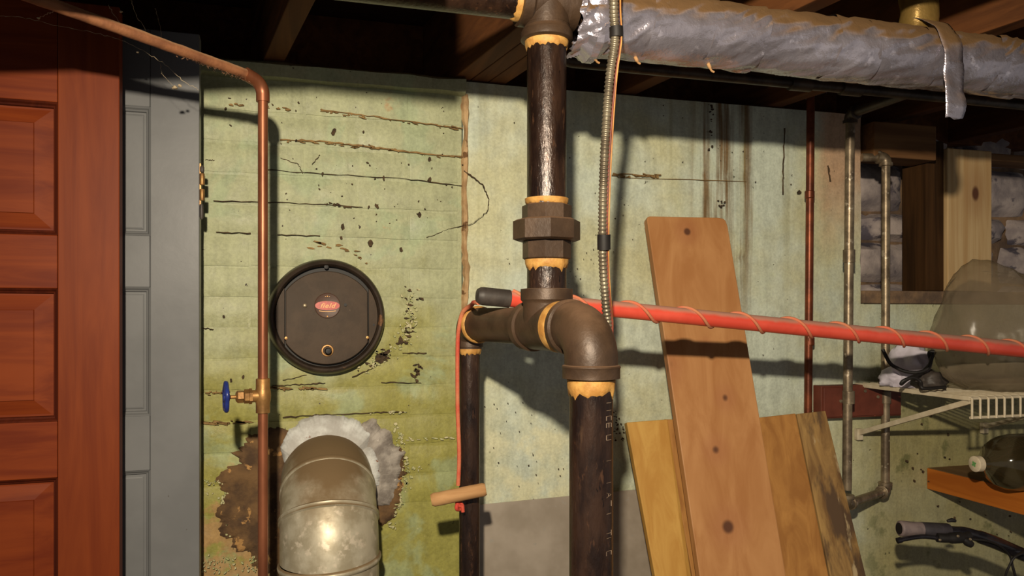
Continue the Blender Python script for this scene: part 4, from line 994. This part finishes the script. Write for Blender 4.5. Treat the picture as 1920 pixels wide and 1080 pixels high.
for px in (1595, 1500):
    q = PY(px, 165, yo); MB().lathe([(.0112, -.026), (.0155, -.025), (.0155, .025), (.0112, .026)], Vector((q.x, yo, zo)), RX, 20).build('coupling', M['darkpipe'], t2, smooth=40)

# red box fixed on the wall behind the pipes
q0, q1 = PY(1540, 724, -.03), PY(1690, 782, -.03)
t = thing('red_box', ((q0.x + q1.x) / 2, -.03, q1.z), 'flat red-brown box on the wall behind the galvanised pipes', 'box')
zt2, zb3 = q0.z, q1.z + .004
MB().box((q0.x, -.03, zb3), (q1.x, 0.003, zt2)).build('body', M['redbox'], t, bevel=.002)
xm = PY(1579, 750, -.03).x
MB().box((q0.x + .004, -.035, zb3 + .004), (xm - .004, -.0302, zt2 - .004)).build('cover', M['redbox'], t, bevel=.0015)
MB().box((xm + .002, -.034, zb3 + .004), (q1.x - .004, -.0302, zt2 - .004)).build('cover', M['redbox'], t, bevel=.0015)
for px, py in ((1576, 752), (1622, 733), (1646, 744)): MB().lathe([(.0045, 0), (.004, .002), (.0005, .0026)], PY(px, py, -.0345), (0, -1, 0), 12).build('screw', M['steel'], t, smooth=40)

# ------------------------------------------------------------------ white wire shelf
SX0 = PY(1605, 713, 0).x; SZ = 1.5 - .183; SYF = -.355; SX1 = 2.25; wr = .0026
t = thing('wire_shelf', (SX0 + .3, 0, SZ - .05), 'white coated wire shelf on the wall at the right', 'shelf')
MB().tube([(SX0, -.006, SZ), (SX1, -.006, SZ)], .0032, 10).build('back_rail', M['white_wire'], t, smooth=60)
MB().tube([(SX0, SYF, SZ), (SX1, SYF, SZ)], .0034, 10).build('front_rail', M['white_wire'], t, smooth=60)
MB().tube([(SX0, SYF, SZ - .042), (SX1, SYF, SZ - .042)], .0034, 10).build('lip_rail', M['white_wire'], t, smooth=60)
MB().tube([(SX0, -.19, SZ - .004), (SX1, -.19, SZ - .004)], .0030, 10).build('middle_rail', M['white_wire'], t, smooth=60)
me = None; n = int((SX1 - SX0) / .0225)
for i in range(n + 1):
    x = SX0 + i * .0225
    if me is None:
        w0 = MB().tube([(x, -.002, SZ + .003), (x, SYF + .002, SZ + .003), (x, SYF - .004, SZ), (x, SYF - .004, SZ - .044)], wr, 8); o = w0.build('deck_wire', M['white_wire'], t, smooth=60); me = o.data
    else:
        o = bpy.data.objects.new('deck_wire', me); col.objects.link(o); o.parent = t; o.location = (i * .0225, 0, 0)
brz = PY(1602, 812, 0).z
def brace(x):
    c0_, c1_ = Vector((x, -.004, brz)), Vector((x, SYF + .004, SZ - .006)); d_ = (c1_ - c0_).normalized(); s_ = Vector((1, 0, 0)) * .0045; n_ = d_.cross(Vector((1, 0, 0))) * .006
    MB().hexa([c0_ - s_ - n_, c0_ + s_ - n_, c0_ + s_ + n_, c0_ - s_ + n_, c1_ - s_ - n_, c1_ + s_ - n_, c1_ + s_ + n_, c1_ - s_ + n_]).build('brace', M['white_wire'], t, bevel=.001)
    MB().box((x - .009, -.010, brz - .018), (x + .009, 0.004, brz + .012)).build('wall_clip', M['white_wire'], t, bevel=.002)
brace(SX0 + .006); brace(SX0 + .42)
MB().hexa([Vector((SX0 - .004, -.002, SZ - .005)), Vector((SX0 + .004, -.002, SZ - .005)), Vector((SX0 + .004, -.002, SZ + .005)), Vector((SX0 - .004, -.002, SZ + .005)), Vector((SX0 - .004, SYF, SZ - .005)), Vector((SX0 + .004, SYF, SZ - .005)), Vector((SX0 + .004, SYF, SZ + .005)), Vector((SX0 - .004, SYF, SZ + .005))]).build('end_rail', M['white_wire'], t, bevel=.001)

def blob(c, r3, seed, amp=.25, seg=28, fl=None, fq=2.2):
    mb = MB(); vs_ = []; ns, nr = seg, seg // 2
    for j in range(nr + 1):
        th = math.pi * j / nr
        for i in range(ns):
            ph = 2 * math.pi * i / ns; d_ = Vector((math.sin(th) * math.cos(ph), math.sin(th) * math.sin(ph), math.cos(th)))
            k = 1 + amp * noise.noise(d_ * fq + Vector((seed, seed, 0))) + amp * .5 * abs(noise.noise(d_ * fq * 2.7 + Vector((0, seed, 3))))
            p = Vector((d_.x * r3[0], d_.y * r3[1], d_.z * r3[2])) * k
            if fl is not None: p.z = max(p.z, fl)
            vs_.append(Vector(c) + p)
    fs_ = [(j * ns + i, j * ns + (i + 1) % ns, (j + 1) * ns + (i + 1) % ns, (j + 1) * ns + i) for j in range(nr) for i in range(ns)]
    return mb.add(vs_, fs_)
sz = SZ + .006
q = P(1708, 690, 1.90)
o = blob((q.x, q.y, sz + .042), (.042, .045, .062), 3.0, .35, fl=-.042).build('plastic_bag', M['white_bag'], smooth=60); tag(o, 'small white crumpled plastic bag upright on the wire shelf', 'bag')
q = P(1678, 705, 1.93)
o = blob((q.x - .008, q.y - .01, sz + .018), (.034, .035, .028), 8.0, .35, fl=-.018).build('plastic_bag', M['white_bag'], smooth=60); tag(o, 'low crumpled white bag at the left end of the wire shelf', 'bag')
q = P(1740, 722, 1.86)
o = blob((q.x, q.y, sz + .016), (.04, .035, .024), 12.0, .4, fl=-.016).build('grey_cloth', M['rubber'], smooth=60); tag(o, 'small dark grey rag lying behind the wire shelf lip', 'rag')
cd = spline([P(1655, 655, 1.84), P(1668, 680, 1.83), P(1682, 690, 1.83), P(1700, 697, 1.825), P(1722, 698, 1.82), P(1740, 690, 1.82), P(1748, 668, 1.82), P(1752, 660, 1.82), P(1742, 662, 1.825), P(1745, 680, 1.83), P(1730, 697, 1.83), P(1712, 706, 1.80), P(1700, 712, 1.79), P(1690, 720, 1.785), P(1694, 714, 1.78), P(1712, 708, 1.78), P(1726, 716, 1.78), P(1730, 728, 1.77), P(1760, 727, 1.78), P(1772, 726, 1.79)], 8)
o = MB().tube(cd, .0042, 10).build('black_cord', M['black'], smooth=60); tag(o, 'black electrical cord tangled over the white bag on the wire shelf', 'cord')
q = P(1850, 640, 1.80)
o = blob((q.x + .07, q.y + .03, sz + .130), (.165, .115, .165), 5.0, .22, 48, fl=-.129, fq=1.5).build('clear_bag', M['clearbag'], smooth=80); tag(o, 'large hazy clear plastic bag bulging on the wire shelf at the right edge', 'bag')

# ------------------------------------------------------------------ wooden shelf with a glass jug
WX0 = PY(1740, 880, 0).x; WZ1 = PY(1740, 878, 0).z; WZ0 = PY(1740, 917, 0).z
t = thing('wooden_shelf', (WX0 + .3, -.3, WZ0), 'thick orange wooden shelf board below the wire shelf', 'shelf')
MB().box((WX0, -.62, WZ0), (2.5, .004, WZ1)).build('board', M['shelfwood'], t, bevel=.002)
MB().box((WX0 + .001, -.619, WZ1 + .0002), (2.499, .0, WZ1 + .0016)).build('dust_layer', M['dustwood'], t)
for y in (-.06, -.52): MB().box((2.2, y - .02, 0), (2.24, y + .02, WZ0 - .0005)).build('leg', M['shelfwood'], t)
for y in (-.56,): MB().box((WX0 + .62, y - .02, 0), (WX0 + .66, y + .02, WZ0 - .0005)).build('leg', M['shelfwood'], t)
jr = .066
capp = P(1829, 852, 1.80); body = P(1960, 862, 1.84)
jd = Vector((body.x - capp.x, body.y - capp.y, 0)).normalized(); jc = Vector((capp.x, capp.y, WZ1 + .0018 + jr))
t = thing('glass_jug', (jc.x + jd.x * .15, jc.y + jd.y * .15, WZ1 + .0018), 'brown glass jug with a white cap lying on the wooden shelf', 'jug')
MB().lathe([(.0135, .006), (.0155, .018), (.0155, .030), (.030, .042), (.052, .058), (.062, .078), (jr, .105), (jr, .25), (.058, .275), (.03, .28)], jc, jd, 48).build('glass_body', M['glass'], t, smooth=50)
cm = MB().lathe([(.0160, -.004), (.0185, -.002), (.0185, .012), (.0165, .0135)], jc, jd, 32).build('cap', M['cap'], t, smooth=40)
mb = MB(); q = jc - jd * .0046; s_ = Vector((jd.y, -jd.x, 0))
for k in range(4):
    a = math.pi / 2 * k + .5; c_ = (math.cos(a) * s_ + math.sin(a) * ZA); n_ = (math.cos(a + 1.57) * s_ + math.sin(a + 1.57) * ZA)
    mb.hexa([q, q + c_ * .004 + n_ * .003, q + c_ * .0075, q + c_ * .004 - n_ * .003] + [p + jd * .001 for p in (q, q + c_ * .004 + n_ * .003, q + c_ * .0075, q + c_ * .004 - n_ * .003)])
mb.build('cap_mark', M['green'], cm)

# ------------------------------------------------------------------ bicycle: the handlebar shows, the front end goes on below and beyond the frame
b0, b1, b2, b3, b4 = P(1686, 991, 1.715), P(1755, 994, 1.72), P(1815, 1000, 1.725), P(1865, 1017, 1.73), P(1935, 1046, 1.74)
b5 = P(2010, 1062, 1.75)
bm_ = thing('bicycle', (b5.x + .03, b5.y - .02, 0), 'bicycle handlebar end with grey grip below the wooden shelf', 'bicycle')
t = bm_
MB().tube(spline([b1, lerp(b1, b2, .6), b2, b3, b4, b5, b5 + (b5 - b4) * 1.2], 8), [.0125] * 20 + [.0145] * 29, 24).build('handlebar', M['blackgloss'], t, smooth=50)
gdv = (b1 - b0).normalized(); gL = (b1 - b0).length
g1 = MB().lathe([(.0150, 0), (.0172, .002), (.0175, .006), (.0162, .03), (.0160, gL * .62)], b0, gdv, 32).build('grip', M['grip'], t, smooth=50)
MB().lathe([(.0128, -.0006), (.0128, .001)], b0, gdv, 24).build('grip_end', M['black'], g1, smooth=40)
MB().lathe([(.0163, gL * .60), (.0166, gL * .62), (.0160, gL * 1.32), (.0140, gL * 1.36)], b0, gdv, 32).build('grip_sleeve', M['gripdark'], t, smooth=50)
lv = MB().tube(spline([P(1682, 1014, 1.69), P(1700, 1010, 1.69), P(1730, 1006, 1.69), P(1758, 1009, 1.70), P(1775, 1011, 1.705)], 6), [.0065] * 4 + [.0050] * 14 + [.0056] * 7, 14).build('brake_lever', M['blackgloss'], t, smooth=50)
MB().tube(spline([P(1757, 1008, 1.70), P(1775, 1009, 1.70), P(1800, 1008, 1.705), P(1818, 1004, 1.71)], 6), [.010] * 8 + [.012] * 6 + [.009] * 5, 16).build('lever_clamp', M['black'], t, smooth=50)
MB().tube([P(1806, 1010, 1.70), P(1814, 1016, 1.70), P(1822, 1022, 1.70)], [.006, .010, .007], 14).build('cable_adjuster', M['black'], t, smooth=50)
for px, py in ((1796, 1005), (1819, 1011), (1762, 1012)): MB().lathe([(.0032, 0), (.0028, .002), (.0005, .003)], P(px, py, 1.692), -FWD, 12).build('bolt', M['steel'], t, smooth=40)
MB().tube([P(1776, 977, 1.72), P(1785, 975, 1.72), P(1792, 977, 1.72)], [.003, .005, .003], 10).build('shift_trigger', M['black'], t, smooth=50)
for pts in (((1822, 1011, 1.70), (1850, 1014, 1.70), (1875, 1024, 1.71), (1893, 1042, 1.72), (1900, 1065, 1.72), (1915, 1110, 1.73), (1960, 1190, 1.75)), ((1925, 1035, 1.70), (1905, 1043, 1.69), (1893, 1060, 1.69), (1885, 1090, 1.70), (1900, 1150, 1.72)), ((1935, 1028, 1.72), (1915, 1036, 1.71), (1898, 1050, 1.705), (1903, 1080, 1.71), (1920, 1140, 1.73))):
    MB().tube(spline([P(*p) for p in pts], 8), .0024, 8).build('brake_cable', M['black'], t, smooth=60)
hs = b5 + (b5 - b4) * .9
fk = Vector((hs.x, hs.y, 0)); back = Vector((.55, -.83, 0)).normalized()
MB().tube([hs, hs + back * -.02 - ZA * .03, hs - ZA * .10], .016, 20).build('stem', M['blackgloss'], t, smooth=50)
MB().tube([hs - ZA * .08, hs - ZA * .24], .022, 24).build('head_tube', M['blackgloss'], t, smooth=50)
wc = hs - ZA * (hs.z - .33) - back * .06
axl = Vector((back.y, -back.x, 0))
for s_ in (-1, 1): MB().tube([hs - ZA * .24, hs - ZA * .28 + axl * .05 * s_, wc + axl * .05 * s_], [.014, .013, .010], 16).build('fork_leg', M['blackgloss'], t, smooth=50)
def circ(r): return [wc + r * (math.cos(a) * back + math.sin(a) * ZA) for a in [2 * math.pi * i / 64 for i in range(65)]]
MB().tube(circ(.31), .022, 14, caps=False).build('tyre', M['rubber'], t, smooth=60)
MB().tube(circ(.285), .010, 10, caps=False).build('wheel_rim', M['steel'], t, smooth=60)
sp = MB()
for k in range(28): a = 2 * math.pi * k / 28; sp.tube([wc + axl * (.02 if k % 2 else -.02), wc + .285 * (math.cos(a) * back + math.sin(a) * ZA)], .001, 5)
sp.build('spokes', M['steel'], t)

# ------------------------------------------------------------------ cobwebs by the overhead copper pipe
mb = MB(); random.seed(4)
for pts, r_ in ((((0, 30, 1.20), (40, 33, 1.20), (110, 48, 1.22), (180, 62, 1.24), (235, 78, 1.26), (285, 105, 1.28), (310, 122, 1.29), (345, 152, 1.30), (372, 168, 1.32)), .0005), (((203, 8, 1.2), (215, 30, 1.2), (226, 45, 1.2)), .0007), (((245, 0, 1.2), (256, 28, 1.22), (275, 60, 1.24)), .0005), (((290, 15, 1.24), (298, 40, 1.25), (303, 80, 1.27)), .0003), (((70, 35, 1.2), (85, 28, 1.18), (100, 22, 1.16)), .0005), (((300, 120, 1.29), (305, 140, 1.29), (325, 160, 1.30)), .0003)):
    ps = spline([P(*p) for p in pts], 8); ps = [p + Vector((rnd(-1, 1), rnd(-1, 1), rnd(-1, 1))) * .0012 for p in ps]
    mb.tube(ps, [r_ * .55 * rnd(.4, 1.6) for _ in ps], 5)
for (px, py, d, s_) in ((328, 164, 1.30, .004), (337, 161, 1.30, .003), (258, 98, 1.27, .002), (72, 34, 1.2, .002), (227, 22, 1.22, .002)):
    mb.add(blob(P(px, py, d), (s_, s_, s_ * .7), px * .1, .6, 10).v, blob((0, 0, 0), (1, 1, 1), 1, .1, 10).f)
o = mb.build('cobweb', M['web'], smooth=60); o['kind'] = 'stuff'; tag(o, 'dusty cobweb strands under the overhead copper pipe', 'cobweb')

for o in bpy.data.objects:
    if '_o' in o: del o['_o']
